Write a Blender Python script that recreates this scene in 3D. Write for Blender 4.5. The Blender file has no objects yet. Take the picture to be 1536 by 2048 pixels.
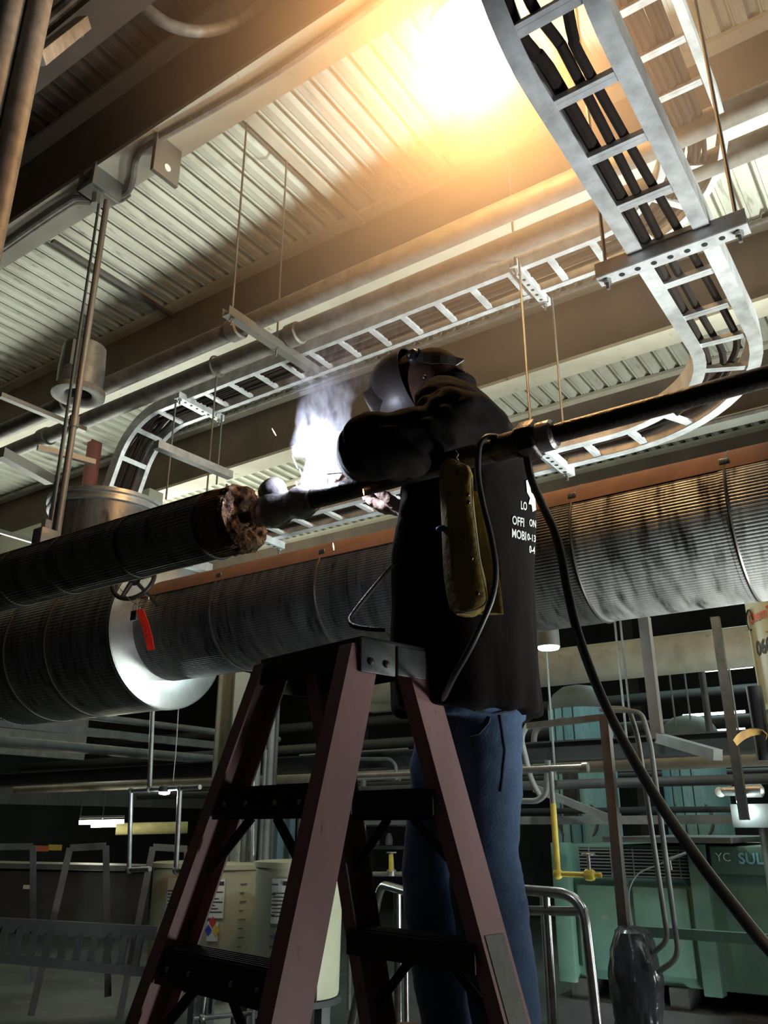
import bpy, bmesh, math, random
from mathutils import Vector as V, Matrix, noise
from mathutils.bvhtree import BVHTree
random.seed(7)
sc = bpy.context.scene
COL = sc.collection
PI = math.pi

# ---------------------------------------------------------------- camera
PITCH, YAW, FPX, CZ = math.radians(20.9), math.radians(34.5), 1650.0, 1.45
cam_d = bpy.data.cameras.new('camera'); cam = bpy.data.objects.new('camera', cam_d); COL.objects.link(cam)
cam.location = (0, 0, CZ); cam.rotation_euler = (PI/2 + PITCH, 0, YAW)
cam_d.sensor_fit = 'VERTICAL'; cam_d.sensor_height = 32.0; cam_d.lens = 32.0*FPX/2048.0
cam_d.clip_start = 0.02; cam_d.clip_end = 200
sc.camera = cam
C0 = V((0, 0, CZ))
_F = V((-math.sin(YAW), math.cos(YAW), 0)); _R = V((math.cos(YAW), math.sin(YAW), 0)); _Z = V((0, 0, 1))
_fw = _F*math.cos(PITCH) + _Z*math.sin(PITCH); _up = -_F*math.sin(PITCH) + _Z*math.cos(PITCH)
def ray(x, y): return _fw*FPX + _R*(x-768) + _up*(1024-y)
def PY(x, y, Y): d = ray(x, y); return C0 + d*(Y/d.y)
def PX(x, y, X): d = ray(x, y); return C0 + d*(X/d.x)
def PZ(x, y, z): d = ray(x, y); return C0 + d*((z-CZ)/d.z)
def PD(x, y, D): d = ray(x, y); return C0 + d*(D/math.hypot(d.x, d.y))
def zr(z): return z + CZ

# ---------------------------------------------------------------- exposure, world, lights
sc.view_settings.view_transform = 'Standard'; sc.view_settings.look = 'None'
sc.view_settings.gamma = 1.0; sc.view_settings.exposure = 0.0; sc.view_settings.use_curve_mapping = False
w = bpy.data.worlds.new('world'); sc.world = w; w.use_nodes = True
w.node_tree.nodes['Background'].inputs[0].default_value = (0.75, 0.85, 0.95, 1)
w.node_tree.nodes['Background'].inputs[1].default_value = 0.009

def area(name, loc, target, size, sizey, power, col):
    d = bpy.data.lights.new(name, 'AREA'); d.shape = 'RECTANGLE'; d.size = size; d.size_y = sizey
    d.energy = power; d.color = col
    o = bpy.data.objects.new(name, d); COL.objects.link(o); o.location = loc
    o.rotation_euler = (V(target)-V(loc)).to_track_quat('-Z', 'Y').to_euler()
    o['kind'] = 'helper'
    return o
def point(name, loc, power, col, r=0.02):
    d = bpy.data.lights.new(name, 'POINT'); d.energy = power; d.color = col; d.shadow_soft_size = r
    o = bpy.data.objects.new(name, d); COL.objects.link(o); o.location = loc; o['kind'] = 'helper'
    return o
wl_ = area('work_light_right', (2.8, 6.0, 1.0), (-1.9, 3.6, 5.7), 0.9, 0.9, 250, (0.92, 1.0, 0.92)); wl_.data.spread = math.radians(84)
area('deck_fill_left', (-8.6, 6.0, 2.7), (-8.0, 5.0, 5.7), 2.5, 2.5, 420, (0.93, 1.0, 0.88))  # unseen up-facing light added to brighten the left deck
area('work_light_near', (2.5, 3.2, 0.35), (-1.2, 2.3, 1.9), 0.5, 0.5, 32, (1.0, 0.95, 0.95))
up_ = area('pipe_fill_light', (0.75, 2.9, 0.9), (-0.15, 2.98, 2.3), 0.6, 0.6, 42, (0.93, 1.0, 0.96)); up_.data.spread = math.radians(105)  # added light without a fixture, brightens the fat pipe's underside
area('bay_light', (-1.5, 9.5, 4.6), (-2.2, 8.0, 0.8), 2.2, 0.8, 90, (0.72, 1.0, 0.97))
fl_ = area('floor_work_light', (-0.9, 4.2, 0.25), (-4.0, 4.5, 1.0), 0.3, 0.3, 14, (0.88, 1.0, 0.96)); fl_.data.spread = math.radians(110)
LAMP = V((-1.15, 2.31, zr(3.03)))
ARC = PY(628, 972, 1.55)
point('welding_arc_light', ARC + V((0.0, -0.01, 0.045)), 20, (0.72, 0.80, 1.0), 0.012)

# ---------------------------------------------------------------- materials
MATS = {}
def mat(name, c, rough=0.6, metal=0.0, c2=None, scale=6.0, amt=1.0, bump=0.0, bscale=None, stretch=None,
        emit=None, estr=0.0, detail=6.0, lo=0.35, hi=0.7, spec=None, c3=None, scale3=30, lo3=.6, hi3=.7, coat=0):
    if name in MATS: return MATS[name]
    m = bpy.data.materials.new(name); m.use_nodes = True; nt = m.node_tree; n = nt.nodes; l = nt.links
    b = n['Principled BSDF']
    b.inputs['Base Color'].default_value = (*c, 1); b.inputs['Roughness'].default_value = rough
    b.inputs['Metallic'].default_value = metal
    if spec is not None: b.inputs['Specular IOR Level'].default_value = spec
    if coat: b.inputs['Coat Weight'].default_value = coat
    if emit:
        b.inputs['Emission Color'].default_value = (*emit, 1); b.inputs['Emission Strength'].default_value = estr
    if c2 is not None or bump:
        tc = n.new('ShaderNodeTexCoord'); mp = n.new('ShaderNodeMapping')
        l.new(tc.outputs['Object'], mp.inputs[0])
        if stretch: mp.inputs['Scale'].default_value = stretch
    if c2 is not None:
        no = n.new('ShaderNodeTexNoise'); no.inputs['Scale'].default_value = scale
        no.inputs['Detail'].default_value = detail; no.inputs['Roughness'].default_value = 0.62
        l.new(mp.outputs[0], no.inputs['Vector'])
        r = n.new('ShaderNodeValToRGB'); r.color_ramp.elements[0].position = lo; r.color_ramp.elements[1].position = hi
        r.color_ramp.elements[0].color = (*c, 1); r.color_ramp.elements[1].color = (*c2, 1)
        l.new(no.outputs['Fac'], r.inputs[0])
        out = r.outputs[0]
        if c3 is not None:
            n3 = n.new('ShaderNodeTexNoise'); n3.inputs['Scale'].default_value = scale3; n3.inputs['Detail'].default_value = 4
            l.new(mp.outputs[0], n3.inputs['Vector'])
            r3 = n.new('ShaderNodeValToRGB'); r3.color_ramp.elements[0].position = lo3; r3.color_ramp.elements[1].position = hi3
            mx = n.new('ShaderNodeMix'); mx.data_type = 'RGBA'
            l.new(n3.outputs['Fac'], r3.inputs[0]); l.new(r3.outputs[0], mx.inputs[0])
            l.new(out, mx.inputs[6]); mx.inputs[7].default_value = (*c3, 1); out = mx.outputs[2]
        l.new(out, b.inputs['Base Color'])
    if bump:
        nb = n.new('ShaderNodeTexNoise'); nb.inputs['Scale'].default_value = bscale or scale*3
        nb.inputs['Detail'].default_value = 6
        l.new(mp.outputs[0], nb.inputs['Vector'])
        bp = n.new('ShaderNodeBump'); bp.inputs['Strength'].default_value = bump; bp.inputs['Distance'].default_value = 0.02
        l.new(nb.outputs['Fac'], bp.inputs['Height']); l.new(bp.outputs[0], b.inputs['Normal'])
    MATS[name] = m
    return m
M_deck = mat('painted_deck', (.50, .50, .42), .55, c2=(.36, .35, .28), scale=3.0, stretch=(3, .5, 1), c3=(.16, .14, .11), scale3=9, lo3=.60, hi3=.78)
M_deckdark = mat('shaded_deck', (.10, .075, .06), .8, c2=(.05, .038, .03), scale=2)  # dark tone of the unlit near bay, shade put into the colour
M_beam = mat('painted_beam', (.50, .46, .36), .5, c2=(.36, .32, .25), scale=2.2, c3=(.20, .15, .11), scale3=14, lo3=.66, hi3=.8)
M_web = mat('shaded_beam_web', (.17, .125, .09), .7, c2=(.10, .075, .055), scale=2.0)  # webs are lit from behind; their shade is put into the colour
M_floor = mat('concrete_floor', (.10, .115, .11), .55, c2=(.045, .055, .055), scale=1.1, c3=(.18, .19, .17), scale3=4, lo3=.62, hi3=.8)
M_wall = mat('dark_wall', (.035, .038, .038), .9, c2=(.015, .017, .018), scale=.8)
M_pier = mat('plaster_pier', (.42, .42, .33), .8, c2=(.30, .29, .22), scale=2)
M_galv = mat('galvanised_steel', (.42, .42, .41), .38, .75, c2=(.28, .28, .27), scale=20)
M_tray = mat('tray_aluminium', (.74, .75, .77), .42, .35, c2=(.42, .42, .42), scale=12)
M_rod = mat('rod_steel', (.20, .19, .17), .5, .6)
M_pipe = mat('dusty_grey_pipe', (.26, .235, .205), .6, .25, c2=(.13, .115, .10), scale=14)
M_darkpipe = mat('black_iron_pipe', (.055, .042, .036), .38, .55, c2=(.035, .028, .025), scale=25, bump=.15, bscale=80)
M_bare = mat('bare_weld_fitting', (.40, .37, .37), .34, .8, c2=(.22, .20, .20), scale=22, bump=.2, bscale=40)
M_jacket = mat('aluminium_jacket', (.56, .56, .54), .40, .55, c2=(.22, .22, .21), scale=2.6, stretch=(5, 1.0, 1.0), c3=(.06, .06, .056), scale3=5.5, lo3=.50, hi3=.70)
M_jacket2 = mat('smoky_shaded_jacket', (.24, .24, .235), .38, .7, c2=(.09, .09, .088), scale=3.0, stretch=(6, 1.0, 1.0), c3=(.04, .04, .04), scale3=7, lo3=.55, hi3=.72)
M_dust = mat('brown_dust_cap', (.20, .105, .07), .9, .0, c2=(.14, .075, .05), scale=6)
M_band = mat('band_steel', (.11, .10, .09), .4, .8)
M_alu = mat('bright_aluminium', (.55, .57, .57), .28, .95, c2=(.40, .42, .42), scale=9, bump=.06, bscale=6)
M_wool = mat('scorched_wool', (.13, .05, .022), .95, c2=(.035, .02, .012), scale=16, c3=(.30, .17, .08), scale3=40, lo3=.5, hi3=.7, bump=1.0, bscale=60)
M_pink = mat('pink_fibreglass', (.34, .185, .18), .5, c2=(.25, .13, .125), scale=5, stretch=(1, 1, .35), c3=(.06, .035, .035), scale3=28, lo3=.66, hi3=.74)
M_lstep = mat('ladder_black', (.028, .025, .023), .5, .3, c2=(.016, .014, .013), scale=10)
M_cap = mat('ladder_bracket', (.10, .11, .11), .45, .6, c2=(.05, .055, .055), scale=18)
M_tape = mat('grey_tape', (.20, .21, .18), .6, c2=(.14, .15, .13), scale=30)
M_shirt = mat('black_work_shirt', (.010, .008, .008), .95, spec=.08, c2=(.008, .0065, .0065), scale=8, bump=.25, bscale=14)
M_jean = mat('blue_denim', (.085, .14, .24), .9, spec=.1, c2=(.055, .09, .16), scale=7, c3=(.105, .165, .27), scale3=120, lo3=.5, hi3=.8, bump=.15, bscale=200)
M_skin = mat('skin', (.38, .22, .16), .55)
M_glove = mat('pale_leather_glove', (.46, .31, .25), .75, c2=(.28, .17, .13), scale=30, bump=.3, bscale=70)
M_boot = mat('brown_boot', (.07, .04, .025), .6)
M_helm = mat('helmet_shell', (.030, .022, .020), .45, c2=(.045, .036, .033), scale=14, bump=.05)
M_cloth = mat('brown_cap_cloth', (.06, .032, .021), .95, spec=.1, c2=(.04, .02, .013), scale=12)
M_leath = mat('yellow_split_leather', (.36, .25, .05), .85, c2=(.15, .10, .022), scale=9, bump=.3, bscale=60)
M_rub = mat('black_rubber', (.018, .018, .018), .38)
M_rubg = mat('grey_rubber', (.06, .06, .065), .35)
M_white = mat('white_print', (.72, .72, .70), .8)
M_red = mat('red_tag', (.85, .035, .02), .5, emit=None)
M_ink = mat('black_ink', (.03, .03, .03), .7)
M_iron = mat('cast_iron', (.035, .03, .028), .45, .5)
M_poly = mat('natural_polyethylene', (.55, .54, .38), .5, c2=(.42, .42, .31), scale=3)
M_label = mat('paper_label', (.75, .77, .74), .6)
M_tank = mat('cyan_tank_paint', (.32, .62, .70), .5, c2=(.22, .48, .56), scale=5, stretch=(4, 4, .6), c3=(.08, .15, .16), scale3=14, lo3=.62, hi3=.8)
M_tankg = mat('grey_tank_head', (.13, .15, .14), .7)
M_green = mat('green_machine_paint', (.10, .20, .16), .55, c2=(.065, .13, .105), scale=3.5, c3=(.20, .22, .20), scale3=9, lo3=.66, hi3=.8)
M_vent = mat('vent_black', (.012, .014, .014), .6)
M_post = mat('brown_primer', (.10, .085, .075), .7, c2=(.06, .05, .045), scale=8)
M_stain = mat('stainless_rail', (.62, .64, .62), .25, .9, c2=(.35, .36, .35), scale=25)
M_yel = mat('yellow_gas_paint', (.72, .58, .07), .5, c2=(.55, .45, .10), scale=20)
M_ypl = mat('yellow_poly_tote', (.62, .60, .32), .5, c2=(.52, .50, .28), scale=3)
M_bag = mat('black_plastic_bag', (.045, .048, .055), .22, bump=.5, bscale=9, c2=(.06, .065, .075), scale=5, coat=.5)
M_duct = mat('beige_duct', (.36, .34, .27), .6, c2=(.22, .205, .165), scale=4, c3=(.12, .11, .09), scale3=12, lo3=.62, hi3=.8)
M_grey = mat('background_grey', (.15, .16, .155), .6, .2, c2=(.09, .095, .095), scale=8)
M_dgrey = mat('background_dark', (.05, .052, .052), .7, c2=(.03, .03, .03), scale=6)
M_redp = mat('red_oxide_pipe', (.24, .075, .055), .7, c2=(.16, .05, .04), scale=8)
M_steelblue = mat('blue_locker_paint', (.05, .09, .11), .6)
M_lamp = mat('lamp_glass_glow', (1, 1, 1), .5, emit=(1.0, .50, .17), estr=110)
M_tube = mat('tube_glow', (1, 1, 1), .5, emit=(1.0, .97, .75), estr=14)
M_spot = mat('lens_glow', (1, 1, 1), .5, emit=(.92, 1.0, .97), estr=14)
M_lens = mat('dim_lens_glow', (1, 1, 1), .5, emit=(.92, 1.0, .97), estr=5)
M_arc = mat('arc_glow', (1, 1, 1), .5, emit=(.85, .90, 1.0), estr=120)
M_spark = mat('spark_glow', (1, 1, 1), .5, emit=(1.0, .55, .22), estr=9)
M_blue = mat('nfpa_blue', (.03, .07, .5), .6); M_nred = mat('nfpa_red', (.6, .05, .03), .6); M_nyel = mat('nfpa_yellow', (.7, .55, .05), .6)
M_cable = mat('cable_sheath', (.028, .020, .017), .9, spec=.1, c2=(.02, .016, .014), scale=20)
M_orange = mat('orange_logo_print', (.72, .13, .03), .6)
M_amber = mat('amber_webbing', (.34, .20, .05), .8, c2=(.16, .09, .03), scale=20)

# ---------------------------------------------------------------- mesh helpers
class MB:
    def __init__(s): s.b = bmesh.new()
    def box(s, lo, hi):
        x0, y0, z0 = lo; x1, y1, z1 = hi
        return s.obox(V(((x0+x1)/2, (y0+y1)/2, (z0+z1)/2)), V(((x1-x0)/2, 0, 0)), V((0, (y1-y0)/2, 0)), V((0, 0, (z1-z0)/2)))
    def obox(s, c, a, b, d):
        c = V(c); vs = [s.b.verts.new(c + a*i + b*j + d*k) for i in (-1, 1) for j in (-1, 1) for k in (-1, 1)]
        for f in ((0, 1, 3, 2), (4, 6, 7, 5), (0, 4, 5, 1), (2, 3, 7, 6), (0, 2, 6, 4), (1, 5, 7, 3)):
            s.b.faces.new([vs[i] for i in f])
        return s
    def beam(s, p, q, w, h, up=V((0, 0, 1))):
        p, q = V(p), V(q); d = (q-p); t = d.normalized(); sd = t.cross(up)
        if sd.length < 1e-4: sd = t.cross(V((0, 1, 0)))
        sd.normalize(); u = sd.cross(t).normalized()
        return s.obox((p+q)/2, d/2, sd*w/2, u*h/2)
    def rings(s, rs, cap=True, close=False):
        vs = [[s.b.verts.new(p) for p in r] for r in rs]; n = len(vs[0])
        m = len(vs)
        for i in range(m if close else m-1):
            a, b = vs[i], vs[(i+1) % m]
            for j in range(n): s.b.faces.new((a[j], a[(j+1) % n], b[(j+1) % n], b[j]))
        if cap and not close:
            s.b.faces.new(list(reversed(vs[0]))); s.b.faces.new(vs[-1])
        return s
    def tube(s, pts, r, n=10, cap=True, sm=0, taper=None):
        pts = [V(p) for p in pts]
        if sm: pts, r = smooth(pts, sm, r)
        rr = r if isinstance(r, (list, tuple)) else [r]*len(pts)
        t0 = (pts[1]-pts[0]).normalized(); u = t0.orthogonal().normalized(); out = []
        for i, p in enumerate(pts):
            t = ((pts[min(i+1, len(pts)-1)]-p).normalized() + (p-pts[max(i-1, 0)]).normalized()).normalized() if 0 < i < len(pts)-1 else ((pts[1]-pts[0]) if i == 0 else (pts[-1]-pts[-2])).normalized()
            u = (u - t*u.dot(t)).normalized(); v = t.cross(u)
            out.append([p + (u*math.cos(2*PI*k/n) + v*math.sin(2*PI*k/n))*rr[i] for k in range(n)])
        return s.rings(out, cap)
    def cyl(s, p, q, r, n=16, r2=None, cap=True):
        return s.tube([p, q], [r, r if r2 is None else r2], n, cap)
    def lathe(s, c, prof, n=32, ax=V((0, 0, 1)), cap=True):
        ax = V(ax).normalized(); u = ax.orthogonal().normalized(); v = ax.cross(u); c = V(c)
        return s.rings([[c + ax*h + (u*math.cos(2*PI*k/n)+v*math.sin(2*PI*k/n))*max(r, .0004) for k in range(n)] for r, h in prof], cap)
    def sphere(s, c, r, seg=16, sc_=(1, 1, 1), rot=None):
        m = Matrix.Translation(V(c)) @ (rot.to_4x4() if rot else Matrix.Identity(4)) @ Matrix.Diagonal((*[r*k for k in sc_], 1))
        bmesh.ops.create_uvsphere(s.b, u_segments=seg, v_segments=max(6, seg//2), radius=1, matrix=m); return s
    def torus(s, c, R, r, ax=V((0, 0, 1)), n=28, m=8, a0=0, a1=2*PI):
        ax = V(ax).normalized(); u = ax.orthogonal().normalized(); v = ax.cross(u); c = V(c)
        full = abs(a1-a0-2*PI) < 1e-6; rs = []
        for i in range(n if full else n+1):
            a = a0+(a1-a0)*i/n; d = u*math.cos(a)+v*math.sin(a)
            rs.append([c + d*(R + r*math.cos(2*PI*j/m)) + ax*r*math.sin(2*PI*j/m) for j in range(m)])
        return s.rings(rs, cap=not full, close=full)
    def prism(s, poly, d):
        a = [s.b.verts.new(V(p)) for p in poly]; b = [s.b.verts.new(V(p)+d) for p in poly]; n = len(a)
        s.b.faces.new(a); s.b.faces.new(list(reversed(b)))
        for i in range(n): s.b.faces.new((a[i], b[i], b[(i+1) % n], a[(i+1) % n]))
        return s
    def build(s, name, m, parent=None, smooth_=True, bevel=0.0, flat=False):
        bmesh.ops.recalc_face_normals(s.b, faces=s.b.faces)
        if bevel:
            bmesh.ops.bevel(s.b, geom=[e for e in s.b.edges if e.is_manifold and e.calc_face_angle(0) > .6], offset=bevel, segments=2, affect='EDGES', profile=.5)
        off = V(WL.get(parent.name, (0, 0, 0))) if parent else V((0, 0, 0))
        if parent:
            for v in s.b.verts: v.co -= off
        me = bpy.data.meshes.new(name); s.b.to_mesh(me); s.b.free()
        if smooth_ and not flat:
            for p in me.polygons: p.use_smooth = True
            try: me.set_sharp_from_angle(angle=math.radians(38))
            except Exception: pass
        me.materials.append(m)
        o = bpy.data.objects.new(name, me); COL.objects.link(o)
        if parent: o.parent = parent; WL[o.name] = tuple(off)
        return o
WL = {}
def smooth(pts, k, r=None):
    out = []; ro = []; n = len(pts); rr = r if isinstance(r, (list, tuple)) else None
    for i in range(n-1):
        p0, p1, p2, p3 = pts[max(i-1, 0)], pts[i], pts[i+1], pts[min(i+2, n-1)]
        for j in range(k):
            t = j/k
            out.append(0.5*((2*p1)+(p2-p0)*t+(2*p0-5*p1+4*p2-p3)*t*t+(3*p1-p0-3*p2+p3)*t**3))
            if rr: ro.append(rr[i]*(1-t)+rr[i+1]*t)
    out.append(pts[-1])
    if rr: ro.append(rr[-1]); return out, ro
    return out, r
def tag(o, label, cat, group=None, kind=None):
    o['label'] = label; o['category'] = cat
    if group: o['group'] = group
    if kind: o['kind'] = kind
    return o
def thing(name, loc, label, cat, group=None):
    o = bpy.data.objects.new(name, None); COL.objects.link(o); o.location = loc; o.empty_display_size = .05
    WL[o.name] = tuple(loc); return tag(o, label, cat, group)
def struct(o): o['kind'] = 'structure'; return o
def bendpath(pts, rad, k=8):
    pts = [V(p) for p in pts]; out = [pts[0]]
    for i in range(1, len(pts)-1):
        a, b, c = pts[i-1], pts[i], pts[i+1]; d1 = (a-b).normalized(); d2 = (c-b).normalized()
        L = min(rad, (a-b).length*.45, (c-b).length*.45)
        for j in range(k+1):
            t = j/k; out.append((b+d1*L)*(1-t)**2 + b*2*t*(1-t) + (b+d2*L)*t*t)
    out.append(pts[-1]); return out
def pipe(name, pts, r, m, label=None, cat='pipe', group=None, rad=.08, n=12, parent=None, kind=None):
    o = MB().tube(bendpath(pts, rad) if len(pts) > 2 else pts, r, n).build(name, m, parent)
    if label: tag(o, label, cat, group, kind)
    return o
def textmesh(s, size, bold=0.0, ext=0.0):
    cu = bpy.data.curves.new('lettering', 'FONT'); cu.body = s; cu.size = size; cu.align_x = 'LEFT'
    cu.offset = bold; cu.extrude = ext; cu.resolution_u = 3
    o = bpy.data.objects.new('lettering', cu); COL.objects.link(o)
    dg = bpy.context.evaluated_depsgraph_get(); dg.update()
    me = bpy.data.meshes.new_from_object(o.evaluated_get(dg)); bpy.data.objects.remove(o); bpy.data.curves.remove(cu)
    return me
def text_on(name, s, size, org, ux, uy, m, parent, bold=0.0, mapf=None, lift=.002, cuts=0):
    me = textmesh(s, size, bold); b = bmesh.new(); b.from_mesh(me); bpy.data.meshes.remove(me)
    ux, uy = V(ux).normalized(), V(uy).normalized(); nn = ux.cross(uy)
    off = V(WL.get(parent.name, (0, 0, 0))) if parent else V((0, 0, 0))
    if cuts: bmesh.ops.subdivide_edges(b, edges=b.edges, cuts=cuts, use_grid_fill=True)
    for v in b.verts:
        if mapf: v.co = mapf(v.co.x, v.co.y) - off
        else: v.co = V(org) + ux*v.co.x + uy*v.co.y + nn*lift - off
    me = bpy.data.meshes.new(name); b.to_mesh(me); b.free(); me.materials.append(m)
    o = bpy.data.objects.new(name, me); COL.objects.link(o)
    if parent: o.parent = parent; WL[o.name] = tuple(off)
    return o
X, Y, Z = V((1, 0, 0)), V((0, 1, 0)), V((0, 0, 1))

# ================================================================ SETTING
ZD, ZF = zr(4.28), zr(3.6)
def deck(x0, x1, y0, y1, z, m, name, pitch=.1475):
    b = MB(); prof = []; x = x0
    while x < x1:
        prof += [(x, 0), (x+.040, 0), (x+.058, .042), (x+.094, .042), (x+.108, .0), (x+.118, 0), (x+.121, .006), (x+.131, .006), (x+.134, 0)]
        x += pitch
    lo = [b.b.verts.new((px, y0, z+pz)) for px, pz in prof]; hi = [b.b.verts.new((px, y1, z+pz)) for px, pz in prof]
    for i in range(len(prof)-1): b.b.faces.new((lo[i], lo[i+1], hi[i+1], hi[i]))
    return b.build(name, m, flat=True)
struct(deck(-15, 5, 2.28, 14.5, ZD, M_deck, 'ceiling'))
struct(deck(-15, 5, -3, 2.28, ZD, M_deckdark, 'ceiling_shaded'))
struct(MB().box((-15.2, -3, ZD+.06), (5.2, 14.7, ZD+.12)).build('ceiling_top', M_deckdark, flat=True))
struct(MB().box((-15.2, -3, -.1), (5.2, 14.7, 0)).build('floor', M_floor, flat=True))
struct(MB().box((-15.2, 14.5, 0), (5.2, 14.7, ZD+.1)).build('wall_far', M_wall, flat=True))
struct(MB().box((-15.2, -3, 0), (-15, 14.5, ZD+.1)).build('wall_left', M_wall, flat=True))
struct(MB().box((5, -3, 0), (5.2, 14.5, ZD+.1)).build('wall_right', M_wall, flat=True))
struct(MB().box((-15.2, -3.2, 0), (5.2, -3, ZD+.1)).build('wall_near', M_wall, flat=True))
def girder(n, yc, web=True):
    hw = .12; M_beam = MATS['shaded_deck'] if n == 1 else MATS['painted_beam']  # first girder's shade is painted in with the dark deck colour
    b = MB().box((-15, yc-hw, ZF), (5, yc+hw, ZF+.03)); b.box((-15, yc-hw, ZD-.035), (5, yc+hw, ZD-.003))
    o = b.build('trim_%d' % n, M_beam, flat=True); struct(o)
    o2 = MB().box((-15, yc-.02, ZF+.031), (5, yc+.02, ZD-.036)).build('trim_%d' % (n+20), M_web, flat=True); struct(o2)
for i, yc in enumerate((.48, 2.28, 4.07, 5.87, 7.67, 9.47, 11.27)): girder(i+1, yc)
struct(MB().box((-11.6, 5.55, zr(1.9)), (-7.0, 5.75, zr(3.55))).build('wall_pier', M_pier, flat=True))

# angle runners at deck edges along the girders
for i, (yy, zz, lab) in enumerate([(5.87-.16, ZD-.05, 'thin conduit run along the web top of the girder beyond the tray'),
                                   (7.67-.17, ZF-.03, 'thin conduit run under the farthest pale girder at right')]):
    tag(MB().cyl((-13, yy, zz), (4, yy, zz), .022, 8).build('conduit', M_pipe), lab, 'conduit')

# deck purlin bars
def bar(pA, pB, zz, w, h, m, label):
    a = PZ(*pA, zz); c = PZ(*pB, zz); x = (a.x+c.x)/2
    return tag(MB().box((x-w/2, a.y, zz-h/2), (x+w/2, c.y, zz+h/2)).build('steel_angle', m, flat=True), label, 'steel bar')
bar((487, 237), (790, 500), zr(4.24), .075, .03, M_beam, 'pale painted bar crossing the ribbed deck, holding the two hanger rods')
bar((97, 487), (410, 665), zr(4.22), .04, .03, M_post if 'M_post' in globals() else M_rod, 'thin dull channel bar crossing the ribbed deck at left')
bar((930, 235), (1045, 350), zr(4.24), .06, .03, M_beam, 'bar crossing the ribbed deck behind the glowing lamp')
tag(MB().beam((-7.4, 2.6, zr(2.7)), (-7.4, 5.6, zr(2.7)), .04, .04).build('strut_channel', M_rod), 'far left strut crossing above the tall round vessel', 'strut')
tag(MB().beam(PZ(0, 790, zr(2.5)), PZ(170, 860, zr(2.5)), .04, .03).build('strut_channel', M_rod), 'grey strut at the left edge under the upper grey pipe', 'strut')
tag(MB().beam(PZ(100, 960, zr(2.0)), PZ(0, 905, zr(2.0)), .06, .06).build('strut_channel', M_rod), 'grey channel at the left edge above the insulated pipe', 'strut')
tag(MB().beam(PZ(312, 889, zr(1.9)), PZ(461, 951, zr(1.9)), .045, .045).build('strut_channel', M_galv), 'slotted strut between the curved tray end and the insulated pipe end', 'strut')
tag(MB().beam(PZ(190, 925, zr(1.95)), PZ(75, 895, zr(1.95)), .03, .03).build('strut_channel', M_rod), 'grey strut beside the red pipe, behind the hanging rods', 'strut')

# conduit jogging along the near girder flange
zz = ZF-.03
pts = [(0, 498), (75, 445), (140, 402), (160, 396), (205, 398), (240, 392), (258, 380), (266, 355), (270, 325), (284, 300), (330, 272), (540, 152), (770, -6), (900, -85)]
tag(MB().tube([PZ(x, y, zz) for x, y in pts], .019, 8, sm=4).build('conduit', M_pipe), 'jogging conduit clipped along the pale underside of the near girder', 'conduit')
tag(MB().tube([PZ(x, y+9, zz) for x, y in pts[:7]], .015, 8, sm=4).build('conduit', M_pipe), 'second thinner conduit under the near girder at far left', 'conduit')
# hanging lug plate
a = PZ(337, 285, ZF)
lug = MB(); lug.box((a.x-.015, a.y-.09, ZF-.26), (a.x+.015, a.y+.09, ZF-.002))
t = thing('lug_plate', (a.x, a.y, ZF), 'rusty lug plate with a hole hanging from the near girder flange', 'bracket')
lug.build('plate', M_rod, t, bevel=.006)
MB().cyl((a.x-.02, a.y, ZF-.19), (a.x+.02, a.y, ZF-.19), .022, 14).build('hole', M_white, t)
# clamp
a = PZ(218, 372, ZF-.03)
t = thing('beam_clamp', a, 'steel beam clamp on the near girder where the long rods hang', 'clamp')
MB().box((a.x-.10, a.y-.14, a.z-.10), (a.x+.02, a.y+.06, a.z-.06)).box((a.x-.10, a.y-.14, a.z-.10), (a.x-.08, a.y+.06, a.z+.06)).box((a.x+.02, a.y-.14, a.z-.10), (a.x+.05, a.y+.06, a.z+.06)).build('bracket', M_rod, t, bevel=.004)
MB().cyl((a.x-.02, a.y-.05, a.z-.17), (a.x-.02, a.y-.05, a.z-.06), .032, 8).build('nut', M_galv, t)

# ================================================================ LAMP
t = thing('high_bay_lamp', (LAMP.x, LAMP.y, ZF+.2), 'blazing amber high bay lamp with a round glass globe', 'lamp')
MB().sphere(LAMP, .19, 32).build('globe', M_lamp, t)
MB().lathe((LAMP.x, LAMP.y, LAMP.z+.14), [(.165, 0), (.17, .05), (.10, .12), (.075, .2), (.07, .3), (.03, .33)], 28).build('ballast_housing', M_galv, t)
MB().cyl((LAMP.x, LAMP.y, LAMP.z+.46), (LAMP.x, LAMP.y, ZF+.0), .012, 8).build('stem', M_rod, t)

# ================================================================ PIPES OVERHEAD
def xpipe(Yc, Zc, x0, x1, r, m, label, nm='steel_pipe', n=20, couplings=()):
    t = thing(nm, (x0, Yc, Zc), label, 'pipe')
    MB().cyl((x0, Yc, Zc), (x1, Yc, Zc), r, n).build('pipe_run', m, t)
    for cx in couplings:
        MB().lathe((cx-.05, Yc, Zc), [(r*1.02, 0), (r*1.22, .01), (r*1.22, .09), (r*1.02, .10)], n, X, cap=False).build('coupling', m, t)
    return t
xpipe(3.05, zr(2.85), -12, 3.5, .058, M_pipe, 'upper of the two long grey overhead pipes, lit amber near the lamp', couplings=(-3.2, -4.9))
xpipe(3.31, zr(2.86), -12, 3.5, .060, M_pipe, 'lower of the two long grey overhead pipes, just above the cable tray', couplings=(-2.95, -5.5))
def hanger(cx, cy, cz, r, ztop, label, group=None):
    t = thing('pipe_hanger', (cx, cy, ztop), label, 'pipe hanger', group)
    MB().torus((cx, cy, cz), r+.008, .007, X, 20, 6).build('ring', M_rod, t)
    MB().cyl((cx, cy, cz+r), (cx, cy, ztop), .006, 6).build('rod', M_rod, t)
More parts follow.
